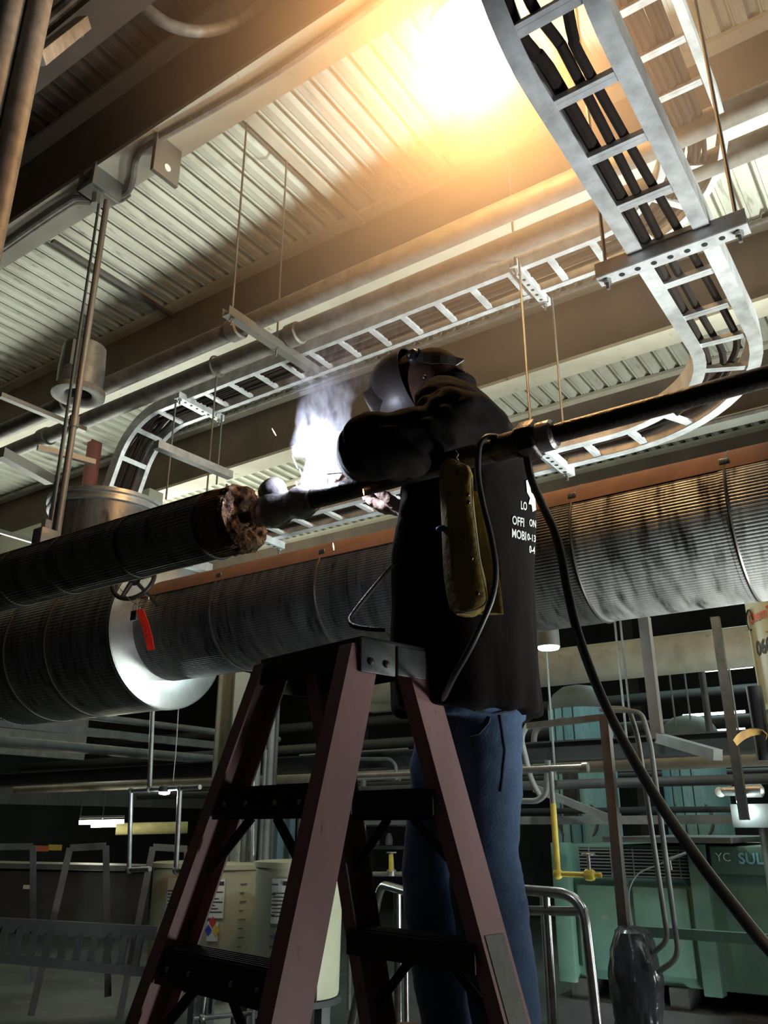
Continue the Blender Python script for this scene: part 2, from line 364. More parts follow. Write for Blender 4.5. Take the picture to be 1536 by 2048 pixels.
hanger(-3.62, 3.31, zr(2.86), .062, zr(1.75), 'clevis hanger round the lower grey overhead pipe beside the strut')

# trapezes
def trapeze(x, y0, y1, z, w, label, tops=(None, None), ins=.06, down=None, slotted=True, along='y'):
    t = thing('trapeze_hanger', (x, y0, z), label, 'hanger')
    p, q = (V((x, y0, z)), V((x, y1, z))) if along == 'y' else (V((y0, x, z)), V((y1, x, z)))
    d = (q-p).normalized(); sd = d.cross(Z)
    b = MB(); b.obox((p+q)/2, (q-p)/2, sd*w/2, Z*.002)          # bottom web
    b.obox((p+q)/2+sd*w/2+Z*w/2, (q-p)/2, sd*.0015, Z*w/2); b.obox((p+q)/2-sd*w/2+Z*w/2, (q-p)/2, sd*.0015, Z*w/2)
    b.build('strut', M_tray if slotted else M_rod, t, flat=True)
    if slotted:
        L = (q-p).length; k = int(L/.05)
        for i in range(k):
            c = p + d*((i+.5)*L/k) - Z*.003
            MB().lathe(c, [(.0095, -.0008), (.0095, .0008)], 12).build('hole', M_vent, t, flat=True)
    for e, (pt, top) in enumerate(zip((p+d*ins, q-d*ins), tops)):
        if top is not None: MB().cyl(pt-Z*.04, V((pt.x, pt.y, top)), .0065, 8).build('rod', M_rod, t)
        MB().cyl(pt-Z*.016, pt-Z*.002, .014, 6).build('nut', M_galv, t)
    return t
tz = trapeze(-3.03, 2.80, 3.62, zr(2.75), .055, 'plain strut trapeze under both grey overhead pipes at left', (ZD, None), .05, slotted=False)
MB().cyl((-3.03, 3.24, zr(2.70)), (-3.03, 3.24, ZD), .0065, 8).build('rod', M_rod, tz)
trapeze(-1.50, 3.40, 3.84, zr(2.80), .045, 'slotted strut under the straight cable tray above the welder', (ZD, zr(2.9)), .03)
trapeze(-1.455, 3.33, 3.86, zr(1.73), .045, 'slotted strut under the lower tray, right behind the pipe union', (zr(2.82), zr(2.82)), .05)
trapeze(-4.08, 3.38, 3.82, zr(2.80), .045, 'slotted strut under the left end of the straight cable tray', (zr(3.0), zr(2.9)), .03)
trapeze(-3.50, 3.33, 3.90, zr(1.72), .045, 'slotted strut under the lower tray beside the insulated pipe end', (zr(2.0), zr(2.0)), .03)
trapeze(2.33, -.72, -.24, zr(1.72), .055, 'bolted slotted strut under the big curving tray at upper right', (ZD, ZD), .03, along='x')
for i, (a, bb, yy) in enumerate([((352, 800), (330, 1000), 3.42), ((444, 830), (430, 970), 3.75)]):
    p = PY(*a, yy); q = PY(*bb, yy)
    tag(MB().cyl((p.x, yy, p.z), (p.x, yy, q.z), .0065, 8).build('hanger_rod', M_rod), ['hanger rod dropping in front of the curved tray end', 'double hanger rod dropping right of the curved tray end'][i], 'rod')

# ================================================================ CABLE TRAYS
def frame_path(cen, wvec):
    """centre points with their across vector -> list of (P, w, n)"""
    out = []
    for i, p in enumerate(cen):
        t = (cen[min(i+1, len(cen)-1)]-cen[max(i-1, 0)]).normalized(); wv = wvec[i].normalized(); wv = (wv - t*t.dot(wv)).normalized()
        out.append((p, wv, wv.cross(t).normalized()))
    return out
def tray(name, fr, W, label, rung_step, h=.085, fl=.034, spans=None):
    t = thing(name, fr[0][0], label, 'cable tray')
    for sg in (-1, 1):
        rs = []
        for p, wv, nn in fr:
            if nn.z < 0 and abs(nn.z) > .3: pass
            o = p + wv*sg*W/2; i_ = -wv*sg; th = .004
            rs.append([o, o+nn*h, o+nn*h+i_*fl, o+nn*(h-th)+i_*fl, o+nn*(h-th)+i_*th, o+nn*th+i_*th, o+nn*th+i_*fl, o+i_*fl])
        MB().rings(rs).build('side_rail', M_tray, t, flat=False)
    acc = rung_step*.4; last = fr[0][0]
    for i in range(1, len(fr)):
        p, wv, nn = fr[i]; L = (p-last).length; tt = (p-last).normalized() if L > 0 else X; pos = 0
        while acc + (L-pos) >= rung_step:
            pos += rung_step-acc; acc = 0; c = last + tt*pos
            b = MB(); d2 = wv.cross(nn).normalized()
            b.obox(c+nn*.006, wv*(W/2-.005), d2*.017, nn*.0015)
            for s2 in (-1, 1): b.obox(c+nn*.014+d2*s2*.016, wv*(W/2-.005), d2*.0015, nn*.008)
            b.obox(c+nn*.010, wv*(W/2-.006), d2*.004, nn*.006)
            b.build('rung', M_tray, t, flat=True)
        acc += L-pos; last = p
    return t
def arc_pts(c, r, a0, a1, n, u, v): return [V(c)+u*(r*math.cos(a0+(a1-a0)*k/n))+v*(r*math.sin(a0+(a1-a0)*k/n)) for k in range(n+1)]
# tray 1: -Y run (right), bend, long run to the left, falling end
Z1, W1 = zr(2.82), .285; xr, yr, R1 = -.46, 3.60, .62
cen = [V((xr, y, Z1)) for y in (0.3, 1.2, 2.0, 2.6)]; wv = [-X]*4
ar = arc_pts((xr-R1, yr-R1, Z1), R1, 0, PI/2, 12, X, Y); cen += ar
wv += [-(X*math.cos(PI/2*k/12)+Y*math.sin(PI/2*k/12)) for k in range(13)]
xe = -4.35; cen += [V((x, yr, Z1)) for x in (-1.8, -2.6, -3.4, -4.0)]; wv += [-Y]*4
Rd = .42; ang = math.radians(70)
dn = [V((xe - Rd*math.sin(ang*k/10), yr, Z1 - Rd*(1-math.cos(ang*k/10)))) for k in range(11)]
cen += dn; wv += [-Y]*11
td = V((-math.cos(ang), 0, -math.sin(ang))); cen += [dn[-1]+td*s for s in (.25, .5, .8)]; wv += [-Y]*3
fr1 = frame_path(cen, wv)
if fr1[0][2].z < 0: fr1 = [(p, a, -n_) for p, a, n_ in fr1]
tray('cable_tray', fr1, W1, 'long straight ladder tray under the grey pipes with a falling left end', .235)
# tray 2: riser, -Y run, bend, long run left
Z2, W2 = zr(1.76), .262; xr2, yr2, R2 = -.475, 3.69, .68
cen = [V((xr2, 1.18, z)) for z in (zr(3.5), zr(2.9), zr(2.4))]
cen += [V((xr2, 1.18+.34*(1-math.cos(PI/2*k/10)), Z2+.34*(1-math.sin(PI/2*k/10)))) for k in range(11)]
cen += [V((xr2, y, Z2)) for y in (1.9, 2.3, 2.7)]
wv = [-X]*len(cen)
cen += arc_pts((xr2-R2, yr2-R2, Z2), R2, 0, PI/2, 14, X, Y); wv += [-(X*math.cos(PI/2*k/14)+Y*math.sin(PI/2*k/14)) for k in range(15)]
cen += [V((x, yr2, Z2)) for x in (-1.8, -2.6, -3.4, -4.2, -5.2)]; wv += [-Y]*5
fr2 = frame_path(cen, wv)
if fr2[-1][2].z < 0: fr2 = [(p, a, -n_) for p, a, n_ in fr2]
tray('cable_tray', fr2, W2, 'large curved ladder tray sweeping from the upper right down behind the welder', .235, h=.095, fl=.050)
def cables(fr, n, labels, W, i0=0, seed=3):
    rnd = random.Random(seed)
    for k in range(n):
        off = (k-(n-1)/2)*(W*.62/n) + W*.08; r = rnd.choice((.011, .014, .018)); ph = rnd.random()*6
        pts = [p + a*(off+.012*math.sin(i*.8+ph)) + nn*(.020+r+.008*math.sin(i*1.1+ph)) for i, (p, a, nn) in enumerate(fr[i0:])]
        tag(MB().tube(pts, r, 8, sm=2).build('power_cable', M_cable), labels if isinstance(labels, str) else labels[k], 'cable', 'cables in ' + ('the straight tray' if fr is fr1 else 'the curved tray'))
cables(fr1, 9, 'dark power cable lying bunched in the straight ladder tray', W1)
cables(fr2, 3, ['dark cable hugging the inner rail of the large curved tray', 'dark cable in the middle of the large curved tray', 'dark cable hugging the outer rail of the large curved tray'], W2, seed=9)

# ================================================================ LAGGED PIPES
def ridged(b, x0, x1, yc, zc, r, nr, a0=0, a1=2*PI, amp=.0018, xs=None):
    N = nr*4; xs = xs or [x0, x1]; full = abs(a1-a0-2*PI) < 1e-5; rs = []
    for x in xs:
        rr = []
        for k in range(N if full else N+1):
            a = a0+(a1-a0)*k/N; q = r+amp*(.5+.5*math.cos(2*PI*k/4.0)) - amp*(k % 4 == 2)*.5
            rr.append(V((x, yc+q*math.cos(a), zc+q*math.sin(a))))
        rs.append(rr)
    vs = [[b.b.verts.new(p) for p in r_] for r_ in rs]; n = len(vs[0])
    for i in range(len(vs)-1):
        for j in range(n if full else n-1): b.b.faces.new((vs[i][j], vs[i][(j+1) % n], vs[i+1][(j+1) % n], vs[i+1][j]))
    return b
def arcsheet(x0, x1, yc, zc, r, a0, a1, th, n=40):
    b = MB(); rs = []
    for x in (x0, x1):
        rs.append([V((x, yc+r*math.cos(a0+(a1-a0)*k/n), zc+r*math.sin(a0+(a1-a0)*k/n))) for k in range(n+1)] +
                  [V((x, yc+(r-th)*math.cos(a1-(a1-a0)*k/n), zc+(r-th)*math.sin(a1-(a1-a0)*k/n))) for k in range(n+1)])
    return b.rings(rs)
BY, BZ, BR = 3.0, zr(1.0), .268
t = thing('insulated_pipe', (-3.3, BY, BZ), 'fat aluminium-jacketed pipe with a brown dusty top, running behind the welder', 'pipe')
xs = [-3.55, -2.9, -2.25, -1.6, -1.05, -.5, .05, .6, 1.4, 2.6]
for i in range(len(xs)-1):
    b = ridged(MB(), xs[i]-.02, xs[i+1], BY, BZ, BR+(.0015 if i % 2 else 0), 140); b.build('jacket_section', M_jacket if i > 3 else M_jacket2, t)  # left sections take the darker jacket, shade painted in with the smoke tone
    if i:
        arcb = MB().torus((xs[i], BY, BZ), BR+.002, .006, X, 80, 6); arcb.build('band', M_band, t)
        a = math.radians(143); c = V((xs[i], BY+(BR+.010)*math.cos(a), BZ+(BR+.010)*math.sin(a)))
        MB().box((c.x-.016, c.y-.006, c.z-.010), (c.x+.016, c.y+.006, c.z+.010)).build('buckle', M_alu, t, bevel=.002)
arcsheet(-3.5, 2.6, BY, BZ, BR+.0062, math.radians(30), math.radians(151), .003).build('top_sheet', M_dust, t)
SY, SZ = 1.55, zr(.803); KR = .0945
xk = PY(480, 1037, SY).x
t = thing('insulated_pipe', (xk, SY, SZ), 'cut end of a ribbed jacketed pipe showing scorched brown insulation, pointing at the weld', 'pipe')
xs2 = [xk-.09, xk-.42, xk-.75, xk-1.02, xk-2.2]
MB_ = MB(); ridged(MB_, xk-.075, xk-.005, SY, SZ, KR, 56); MB_.build('end_section', M_dust, t)
for i in range(4):
    ridged(MB(), xs2[i+1]-.01, xs2[i]+.012, SY, SZ, KR+.0012*(i % 2), 56).build('jacket_section', M_jacket2, t)
for x_ in xs2[:4]: MB().torus((x_, SY, SZ), KR+.002, .004, X, 56, 6).build('band', M_band, t)
arcsheet(xk-2.1, xk-.06, SY, SZ, KR+.0055, math.radians(35), math.radians(128), .003).build('top_sheet', M_dust, t)
# insulation plug: lumpy
b = MB(); prof = [(KR*.97, -.05), (KR*1.0, .0), (KR*.97, .022), (KR*.80, .034), (KR*.6, .032), (KR*.45, .026), (KR*.30, .016), (.03, .012)]
P = []
for r_, h_ in prof:
    for _ in (0,): P.append((r_, h_))
pp = []
for i in range(len(P)-1):
    for k in range(5):
        f = k/5; pp.append((P[i][0]*(1-f)+P[i+1][0]*f, P[i][1]*(1-f)+P[i+1][1]*f))
b.lathe((xk, SY, SZ), pp, 72, X)
for v in b.b.verts:
    d = V((v.co.x-xk, v.co.y-SY, v.co.z-SZ)); nz = noise.noise(v.co*38)*.010 + noise.noise(v.co*95)*.006
    rad = V((0, d.y, d.z)).normalized() if d.x < .02 else V((.8, d.y*3, d.z*3)).normalized()
    v.co += rad*nz
b.build('insulation', M_wool, t)
MB().cyl((xk-.02, SY, SZ), (xk+.085, SY, SZ), .017, 16).build('bare_stub', M_darkpipe, t)

# valve-shaped fitting (olet + elbow) between stub and weld
F0 = V((xk+.085, SY, SZ)); wx = ARC.x
t = thing('steel_fitting', F0, 'shiny steel wye fitting between the cut insulated pipe and the weld', 'pipe fitting')
L = wx-.004 - F0.x
body = MB().lathe(F0, [(.020, -.015), (.036, 0), (.047, L*.10), (.052, L*.24), (.047, L*.38), (.037, L*.52), (.038, L*.62), (.045, L*.74), (.044, L*.86), (.033, L)], 28, X)
br = F0 + V((L*.46, 0, .0)); bd = V((-.62, -.10, .78)).normalized()
body.lathe(br, [(.034, 0), (.034, .04), (.038, .055), (.041, .068), (.037, .084), (.022, .096), (.001, .100)], 24, bd)
o = body.build('body', M_bare, t)
MB().lathe(F0+V((L*.985, 0, 0)), [(.028, -.008), (.033, -.004), (.033, .004), (.028, .008)], 24, X).build('weld_bead', M_bare, t)
MB().lathe(F0+V((-.012, 0, 0)), [(.034, -.004), (.040, 0), (.040, .014), (.036, .018)], 8, X).build('hex_nut', M_bare, t)
# small pipe with union
ux = PY(1060, 885, SY).x
t = thing('steel_pipe', (wx, SY, SZ), 'black steel pipe running from the weld through a hex union to the right edge', 'pipe')
MB().cyl((wx+.004, SY, SZ), (ux+.01, SY, SZ), .0265, 24).build('pipe_length', M_darkpipe, t)
MB().cyl((ux+.01, SY, SZ), (1.6, SY, SZ), .0215, 24).build('pipe_length', M_darkpipe, t)
MB().lathe((ux, SY, SZ), [(.030, -.085), (.032, -.08), (.032, -.03), (.036, -.028), (.036, -.022)], 24, X).build('union_sleeve', M_darkpipe, t)
MB().lathe((ux, SY, SZ), [(.036, -.022), (.047, -.018), (.047, .018), (.040, .024)], 6, X).build('union_nut', M_darkpipe, t, bevel=.003)
MB().lathe((ux, SY, SZ), [(.034, .022), (.034, .055), (.028, .062)], 24, X).build('union_collar', M_bare, t)

# separator vessel at left
VR, vx0, vx1, VZ = .40, -4.75, -3.47, zr(.985)
t = thing('separator_vessel', (-4.1, 3.0, VZ), 'fat jacketed vessel with a bright aluminium end plate and a round upright branch', 'vessel')
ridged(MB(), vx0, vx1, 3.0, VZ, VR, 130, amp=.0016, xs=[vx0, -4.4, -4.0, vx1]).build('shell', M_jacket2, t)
MB().lathe((vx0, 3.0, VZ), [(VR+.002, 0), (VR*.96, -.09), (VR*.8, -.17), (VR*.5, -.225), (.01, -.25)], 72, X).build('rounded_head', M_jacket2, t)
MB().lathe((vx1, 3.0, VZ), [(BR*.9, .012), (VR*.99, 0), (VR+.006, -.003), (VR+.006, -.03)], 72, X, cap=False).build('end_plate', M_alu, t)
for x_ in (-4.02, -4.4): MB().torus((x_, 3.0, VZ), VR+.003, .005, X, 90, 6).build('band', M_band, t)
MB().lathe((-4.17, 3.0, VZ), [(.335, 0), (.335, .86)], 64).build('branch', M_jacket2, t)
MB().lathe((-4.17, 3.0, VZ), [(.337, .82), (.352, .825), (.352, .845), (.343, .85), (.343, .868), (.358, .872), (.358, .895), (.30, .90), (.01, .90)], 64).build('branch_rim', M_galv, t)
MB().box((-3.47, 3.05, zr(1.37)), (-3.40, 3.2, zr(1.42))).build('end_lug', M_galv, t)
# handwheel + padlock + tag
hc = PY(267, 1158, 2.45); ax = V((.35, -.9, .25)).normalized()
t = thing('handwheel', hc, 'black iron valve handwheel hanging below the insulated pipe', 'handwheel')
MB().torus(hc, .108, .011, ax, 36, 8).build('rim', M_iron, t)
u_ = ax.orthogonal().normalized(); v_ = ax.cross(u_)
for k in range(3):
    a = 2*PI*k/3+.5; d = u_*math.cos(a)+v_*math.sin(a)
    MB().tube([hc+d*.015, hc+d*.106], [.013, .010], 8).build('spoke', M_iron, t)
MB().lathe(hc-ax*.02, [(.014, -.01), (.026, 0), (.026, .035), (.012, .04)], 16, ax).build('hub', M_iron, t)
MB().cyl(hc-ax*.25, hc, .010, 10).build('stem', M_iron, t)
lk = PY(269, 1231, 2.36)
t = thing('padlock', lk, 'black padlock hanging from the valve handwheel', 'padlock')
MB().obox(lk, X*.020, Y*.008, Z*.022).build('body', M_iron, t, bevel=.003)
MB().tube([lk+V((-.012, 0, .02)), lk+V((-.012, 0, .045)), lk+V((0, 0, .058)), lk+V((.012, 0, .045)), lk+V((.012, 0, .02))], .003, 8, sm=4).build('shackle', M_alu, t)
tag(MB().tube([PY(x, y, 2.37) for x, y in ((228, 1160), (252, 1192), (272, 1207), (290, 1205), (298, 1196), (288, 1188), (274, 1196), (276, 1206))], .0016, 6, sm=5).build('lock_wire', M_alu), 'thin bright wire looped through the handwheel and padlock', 'wire')
tp = [PY(x, y, 2.34) for x, y in ((279, 1219), (289, 1245), (297, 1275), (302, 1300))]
b = MB(); rs = []
for i, p in enumerate(tp):
    wv_ = V((.020, .004, 0)) if i < 3 else V((.016, .004, 0)); rs.append([p-wv_, p+wv_, p+wv_+V((0, .0015, 0)), p-wv_+V((0, .0015, 0))])
t = thing('lockout_tag', tp[0], 'bright red lockout tag with black writing hanging by the padlock', 'tag')
b.rings(rs).build('card', M_red, t, flat=True)
for k in range(5):
    c = tp[0].lerp(tp[3], .25+.14*k)+V((0, -.003, 0)); L_ = .010-.001*(k % 3)
    MB().tube([c+V((-L_, 0, -.004)), c+V((-L_*.3, 0, .003)), c+V((L_*.3, 0, -.001)), c+V((L_, 0, .005))], .0011, 4).build('handwriting', M_ink, t)
MB().torus(tp[0]+V((0, -.002, .006)), .006, .0015, Y, 14, 6).build('grommet', M_alu, t)

# long rods + can lamp + clamp (left)
rY = 2.24
def rodp(pt, y2, r, m, lab, name='hanger_rod', cp=()):
    p = PY(*pt, rY); q = PY(pt[0], y2, rY)
    o = MB().cyl((p.x, rY, p.z), (p.x, rY, zr(1.25)), r, 10); return tag(o.build(name, m), lab, 'rod')
p = PY(214, 402, rY)
t = thing('hanger_pipe', (p.x, rY, p.z), 'long hanging pipe dropping from the beam clamp in front of the round can lamp', 'pipe')
MB().cyl((p.x, rY, p.z), (p.x, rY, zr(1.22)), .018, 12).build('pipe_drop', M_rod, t)
zc = PY(145, 845, rY).z; MB().cyl((p.x, rY, zc-.03), (p.x, rY, zc+.03), .026, 12).build('coupling', M_rod, t)
rodp((199, 402), 1060, .008, M_rod, 'thin rod hanging just left of the long hanging pipe')
q = PY(107, 990, rY+.05); tag(MB().cyl((q.x+.02, rY+.05, zr(1.25)), (q.x+.02, rY+.05, q.z+.45), .006, 8).build('hanger_rod', M_rod), 'short thin rod beside the lower half of the hanging pipe', 'rod')
q = PY(97, 1072, 2.05)
t = thing('pipe_clamp', q, 'dark pipe clamp where the long rods meet the insulated pipe', 'clamp')
MB().box((q.x-.05, 2.0, q.z-.05), (q.x+.02, 2.1, q.z+.03)).build('saddle', M_rod, t, bevel=.006)
MB().cyl((q.x-.03, 2.05, q.z), (q.x-.03, 2.05, q.z+.08), .022, 8).build('bolt', M_rod, t)
cc = PY(163, 745, 2.75)
t = thing('can_lamp', cc, 'unlit round can lamp with a bottom ring at upper left', 'lamp')
MB().lathe((cc.x, cc.y, cc.z), [(.115, .19), (.135, .18), (.145, .0), (.142, -.15), (.128, -.15), (.128, .12), (.02, .13)], 40, cap=False).build('can', M_galv, t)
MB().lathe((cc.x, cc.y, cc.z), [(.128, -.135), (.165, -.14), (.165, -.175), (.125, -.18), (.085, -.165), (.082, -.15), (.12, -.135)], 40, cap=False).build('bottom_ring', M_pipe, t)
MB().box((cc.x+.03, cc.y-.155, cc.z-.04), (cc.x+.10, cc.y-.135, cc.z+.14)).build('rating_plate', M_rod, t)
MB().cyl((cc.x, cc.y, cc.z+.18), (cc.x, cc.y, ZD), .012, 8).build('stem', M_rod, t)

# near vertical conduits top left
for k, (pt, r_, lab) in enumerate([((25, 0), .045, 'leftmost of the thick upright pipes in the dark upper left corner'), ((80, 0), .043, 'right one of the thick upright pipes in the dark upper left corner'), ((-20, 0), .03, 'upright pipe cut by the left edge in the upper left corner')]):
    p = PD(*pt, 2.5); tag(MB().cyl((p.x, p.y, zr(1.2)), (p.x, p.y, zr(4.2)), r_, 14).build('upright_pipe', M_pipe), lab, 'pipe')
p = PD(75, 118, 2.55); q = PD(168, 45, 2.75)
t = thing('strut_channel', p, 'short pale strut arm reaching from the upright pipes at upper left', 'bracket')
MB().beam(p, q, .05, .05).build('arm', M_pipe, t, bevel=.004); MB().cyl(q-Z*.08, q+Z*.02, .008, 8).build('bolt', M_rod, t)
tag(MB().tube([PD(x, y, 3.2) for x, y in ((250, -30), (290, 15), (340, 50), (400, 62), (455, 50), (510, 18), (560, -25))], .032, 12, sm=5).build('drooping_hose', M_pipe), 'thick drooping hose at the top edge in front of the dark ceiling', 'hose')
tag(MB().beam((-9, 1.45, zr(3.35)), (3, 1.45, zr(3.35)), .16, .05).build('flat_bar', M_deckdark, flat=True), 'brown flat channel running across the dark ceiling at upper left', 'steel bar')  # shade painted in here too, with the dark deck colour
for k in range(2):
    tag(MB().cyl((-9, 1.15+.12*k, zr(3.2)), (3, 1.15+.12*k, zr(3.2)), .02, 8).build('conduit', M_deckdark), ['nearer thin conduit crossing the dark upper left ceiling', 'farther thin conduit crossing the dark upper left ceiling'][k], 'conduit')
# red pipe
p = PY(193, 865, 5.4); tag(MB().cyl((p.x, 5.4, zr(1.5)), (p.x, 5.4, p.z), .085, 20).build('red_pipe', M_redp), 'dull red upright pipe behind the curved tray end', 'pipe')

# ================================================================ CABLES ON THE PIPE
def pxpath(L, r, m, name, lab, cat, sm=6, n=10):
    return tag(MB().tube([PY(x, y, Yv) for x, y, Yv in L], r, n, sm=sm).build(name, m), lab, cat)
pxpath([(1052, 905, 1.56), (1062, 955, 1.53), (1085, 1010, 1.50), (1108, 1060, 1.48), (1124, 1120, 1.47), (1135, 1180, 1.46), (1160, 1280, 1.44), (1215, 1420, 1.40), (1300, 1575, 1.34), (1390, 1710, 1.28), (1470, 1815, 1.24), (1545, 1905, 1.20), (1700, 2060, 1.12), (1900, 2200, 1.05)], .0085, M_rub, 'welding_cable', 'thick black welding cable sagging from the pipe union to the lower right', 'cable')
pxpath([(1008, 878, 1.57), (990, 873, 1.53), (970, 876, 1.50), (958, 896, 1.49), (956, 950, 1.49), (966, 1010, 1.48), (982, 1075, 1.48), (991, 1140, 1.48), (984, 1195, 1.48), (962, 1250, 1.48), (935, 1305, 1.49), (908, 1352, 1.52), (885, 1400, 1.6)], .0068, M_rubg, 'ground_cable', 'grey cable looped over the pipe and hanging down the welder side', 'cable')
pxpath([(772, 1260, 1.35), (738, 1258, 1.34), (708, 1252, 1.34), (699, 1243, 1.35), (703, 1231, 1.37), (730, 1196, 1.42), (760, 1160, 1.48), (785, 1130, 1.54)], .0052, M_darkpipe, 'bent_hook', 'bent dark rod hooked over the ladder top beside the shirt', 'hook')

# ================================================================ STEPLADDER
th, lx, ly = -.2185, -1.1703, 1.5217; ls = V((math.cos(th), math.sin(th), 0)); lc = V((-ls.y, ls.x, 0)); LH = 1.82
def rp(i, j, z):
    f = 1-z/1.8; a = .1681+(.2942-.1681)*f; c = .0727+(.6225-.0727)*f
    return V((lx, ly, 0)) + ls*a*i + lc*c*j + Z*(z+.02)
t = thing('stepladder', (lx, ly, 0), 'worn pink fibreglass twin stepladder with black treads under the welder', 'ladder')
for i in (1, -1):
    for j in (-1, 1):
        rs = []
        for z in (-.02, .5, 1.0, 1.5, 1.79):
            c = rp(i, j, z); wv_ = .041; fd = .032; tk = .0045; o_ = ls*i
            q = [c+lc*wv_+o_*.01, c-lc*wv_+o_*.01, c-lc*wv_-o_*fd, c-lc*(wv_-tk)-o_*fd, c-lc*(wv_-tk)+o_*(.01-tk), c+lc*(wv_-tk)+o_*(.01-tk), c+lc*(wv_-tk)-o_*fd, c+lc*wv_-o_*fd]
            rs.append(q)
        rail = MB().rings(rs).build('side_rail', M_pink, t, flat=True)
        if (i, j) == (1, 1):
            q = MB(); r1, r2 = rp(1, 1, 1.22)+ls*.0115, rp(1, 1, .80)+ls*.0115
            q.obox((r1+r2)/2, (r2-r1)/2, lc*.030, ls*.0008).build('tape', M_tape, rail, flat=True)
zs = [1.505-.305*k for k in range(5)]
for j in (-1, 1):
    for k, z in enumerate(zs):
        p, q = rp(1, j, z), rp(-1, j, z); o_ = lc*j; inn = .008
        p = p-ls*inn; q = q+ls*inn; m_ = (p+q)/2; h_ = (q-p)/2
        b = MB(); b.obox(m_-o_*.005, h_, o_*.043, Z*.0015)
        b.obox(m_+o_*.038-Z*.030, h_, o_*.0015, Z*.030); b.obox(m_-o_*.048-Z*.026, h_, o_*.0015, Z*.026)
        for g in range(6): b.obox(m_+o_*(-.035+.013*g)+Z*.003, h_, o_*.002, Z*.002)
        tr = b.build('tread', M_lstep, t, flat=True)
        for s_ in (-1, 1):
            e = (p if s_ > 0 else q); inward = -ls*s_
            MB().beam(e+inward*.14-Z*.055+o_*.030, e+inward*.004-Z*.17+o_*.045, .022, .004, up=o_).build('brace', M_lstep, t, flat=True)
            MB().sphere(e+inward*.05+o_*.040-Z*.03, .006, 10).build('rivet', M_galv, tr)
            MB().sphere(e+inward*.13+o_*.040-Z*.03, .006, 10).build('rivet', M_galv, tr)
c = V((lx, ly, 0))
b = MB(); b.obox(c+Z*(LH+.0), ls*.185, lc*.095, Z*.008); b.obox(c+Z*(LH-.028)+lc*.093, ls*.185, lc*.003, Z*.028); b.obox(c+Z*(LH-.028)-lc*.093, ls*.185, lc*.003, Z*.028)
b.build('top_cap', M_lstep, t, bevel=.003)
b = MB(); b.obox(c+Z*(LH-.034)+ls*.187-lc*.052, ls*.003, lc*.050, Z*.036)
MB().obox(c+Z*(LH-.034)+ls*.187+lc*.048, ls*.003, lc*.044, Z*.032).build('end_bracket', M_cap, t, bevel=.003)
MB().obox(c+Z*(LH-.034)-ls*.187, ls*.003, lc*.096, Z*.034).build('end_bracket', M_cap, t, bevel=.003)
br_ = b.build('end_bracket', M_cap, t, bevel=.003)
for dx in (-.075, -.03): MB().lathe(c+Z*(LH-.046)+ls*.189+lc*dx, [(.008, 0), (.008, .004), (.004, .007)], 14, ls).build('bolt', M_lstep, br_)

# ================================================================ BACKGROUND, RIGHT
def pline(px_pts, Yv, r, m, name, lab, cat='pipe', group=None, rad=.07, n=12, parent=None):
    pts = [PY(x, y, Yv) for x, y in px_pts]
    return pipe(name, pts, r, m, lab, cat, group, rad, n, parent)
def vpost(px, y0, y1, Yv, w, m, name, lab, cat='post', parent=None, round_=False, d=None):
    p, q = PY(px[0], y0, Yv), PY(px[1], y1, Yv); x = (p.x+q.x)/2
    b = MB()
    if round_: b.cyl((x, Yv, q.z), (x, Yv, p.z), w/2, 16)
    else: b.box((x-w/2, Yv-(d or w)/2, q.z), (x+w/2, Yv+(d or w)/2, p.z))
    o = b.build(name, m, parent)
    return tag(o, lab, cat) if lab else o
def xline(pt, Yv, x0, x1, r, m, name, lab, cat='pipe', box=None):
    z = PY(*pt, Yv).z
    if box: o = MB().box((x0, Yv-box[0]/2, z-box[1]/2), (x1, Yv+box[0]/2, z+box[1]/2)).build(name, m)
    else: o = MB().cyl((x0, Yv, z), (x1, Yv, z), r, 20).build(name, m)
    return tag(o, lab, cat)
tag(MB().cyl((PY(730, 1400, 6.2).x, 6.2, zr(1.19)), (2.5, 6.2, zr(1.19)), .145, 40).build('duct', M_duct), 'thick beige duct running below the fat jacketed pipe at right', 'duct')
# steel girder: web and flanges
zg = PY(1300, 1494, 5.4).z
MBg = MB().box((-9, 5.39, zg-.06), (1, 5.41, zg+.06)).box((-9, 5.32, zg+.055), (1, 5.48, zg+.065)).box((-9, 5.32, zg-.065), (1, 5.48, zg-.055))
tag(MBg.build('steel_girder', M_dgrey, flat=True), 'dark steel girder crossing in front of the two cyan tanks', 'girder')
xline((1300, 1527), 5.75, -9, 1.5, .045, M_duct, 'pale_pipe', 'pale lagged pipe just under the dark girder')
xline((1300, 1564), 5.0, -6, 1.5, .028, M_dgrey, 'dark_pipe', 'dark pipe crossing the cyan tanks below the pale pipe')
xline((1300, 1620), 5.9, -6, 1.5, .02, M_dgrey, 'dark_pipe', 'thin dark pipe crossing low over the cyan tanks')
xline((1250, 1640), 4.8, -3.6, .2, .02, M_grey, 'slotted_channel', 'slotted channel crossing above the green machine', 'strut', box=(.04, .045))
xline((1250, 1860), 3.95, -1.35, .3, .02, M_green, 'slotted_channel', 'slotted channel crossing the front of the green machine', 'strut', box=(.04, .04))
tag(MB().beam(PY(1070, 1577, 4.7), PY(1232, 1642, 4.7), .04, .04).build('brace_channel', M_grey), 'slanting slotted brace left of the brown post', 'strut')
pA = PY(1020, 1541, 3.9); pB = PY(1172, 1535, 3.9)
t = thing('gas_pipe', pB, 'grey pipe run turning yellow as it drops to a yellow valve', 'pipe')
MB().cyl((pA.x-1.2, 3.9, pB.z), (pB.x, 3.9, pB.z), .016, 14).build('pipe_run', M_galv, t)
MB().cyl((pB.x-.015, 3.9, pB.z), (pB.x+.01, 3.9, pB.z), .023, 14).build('end_cap', M_galv, t)
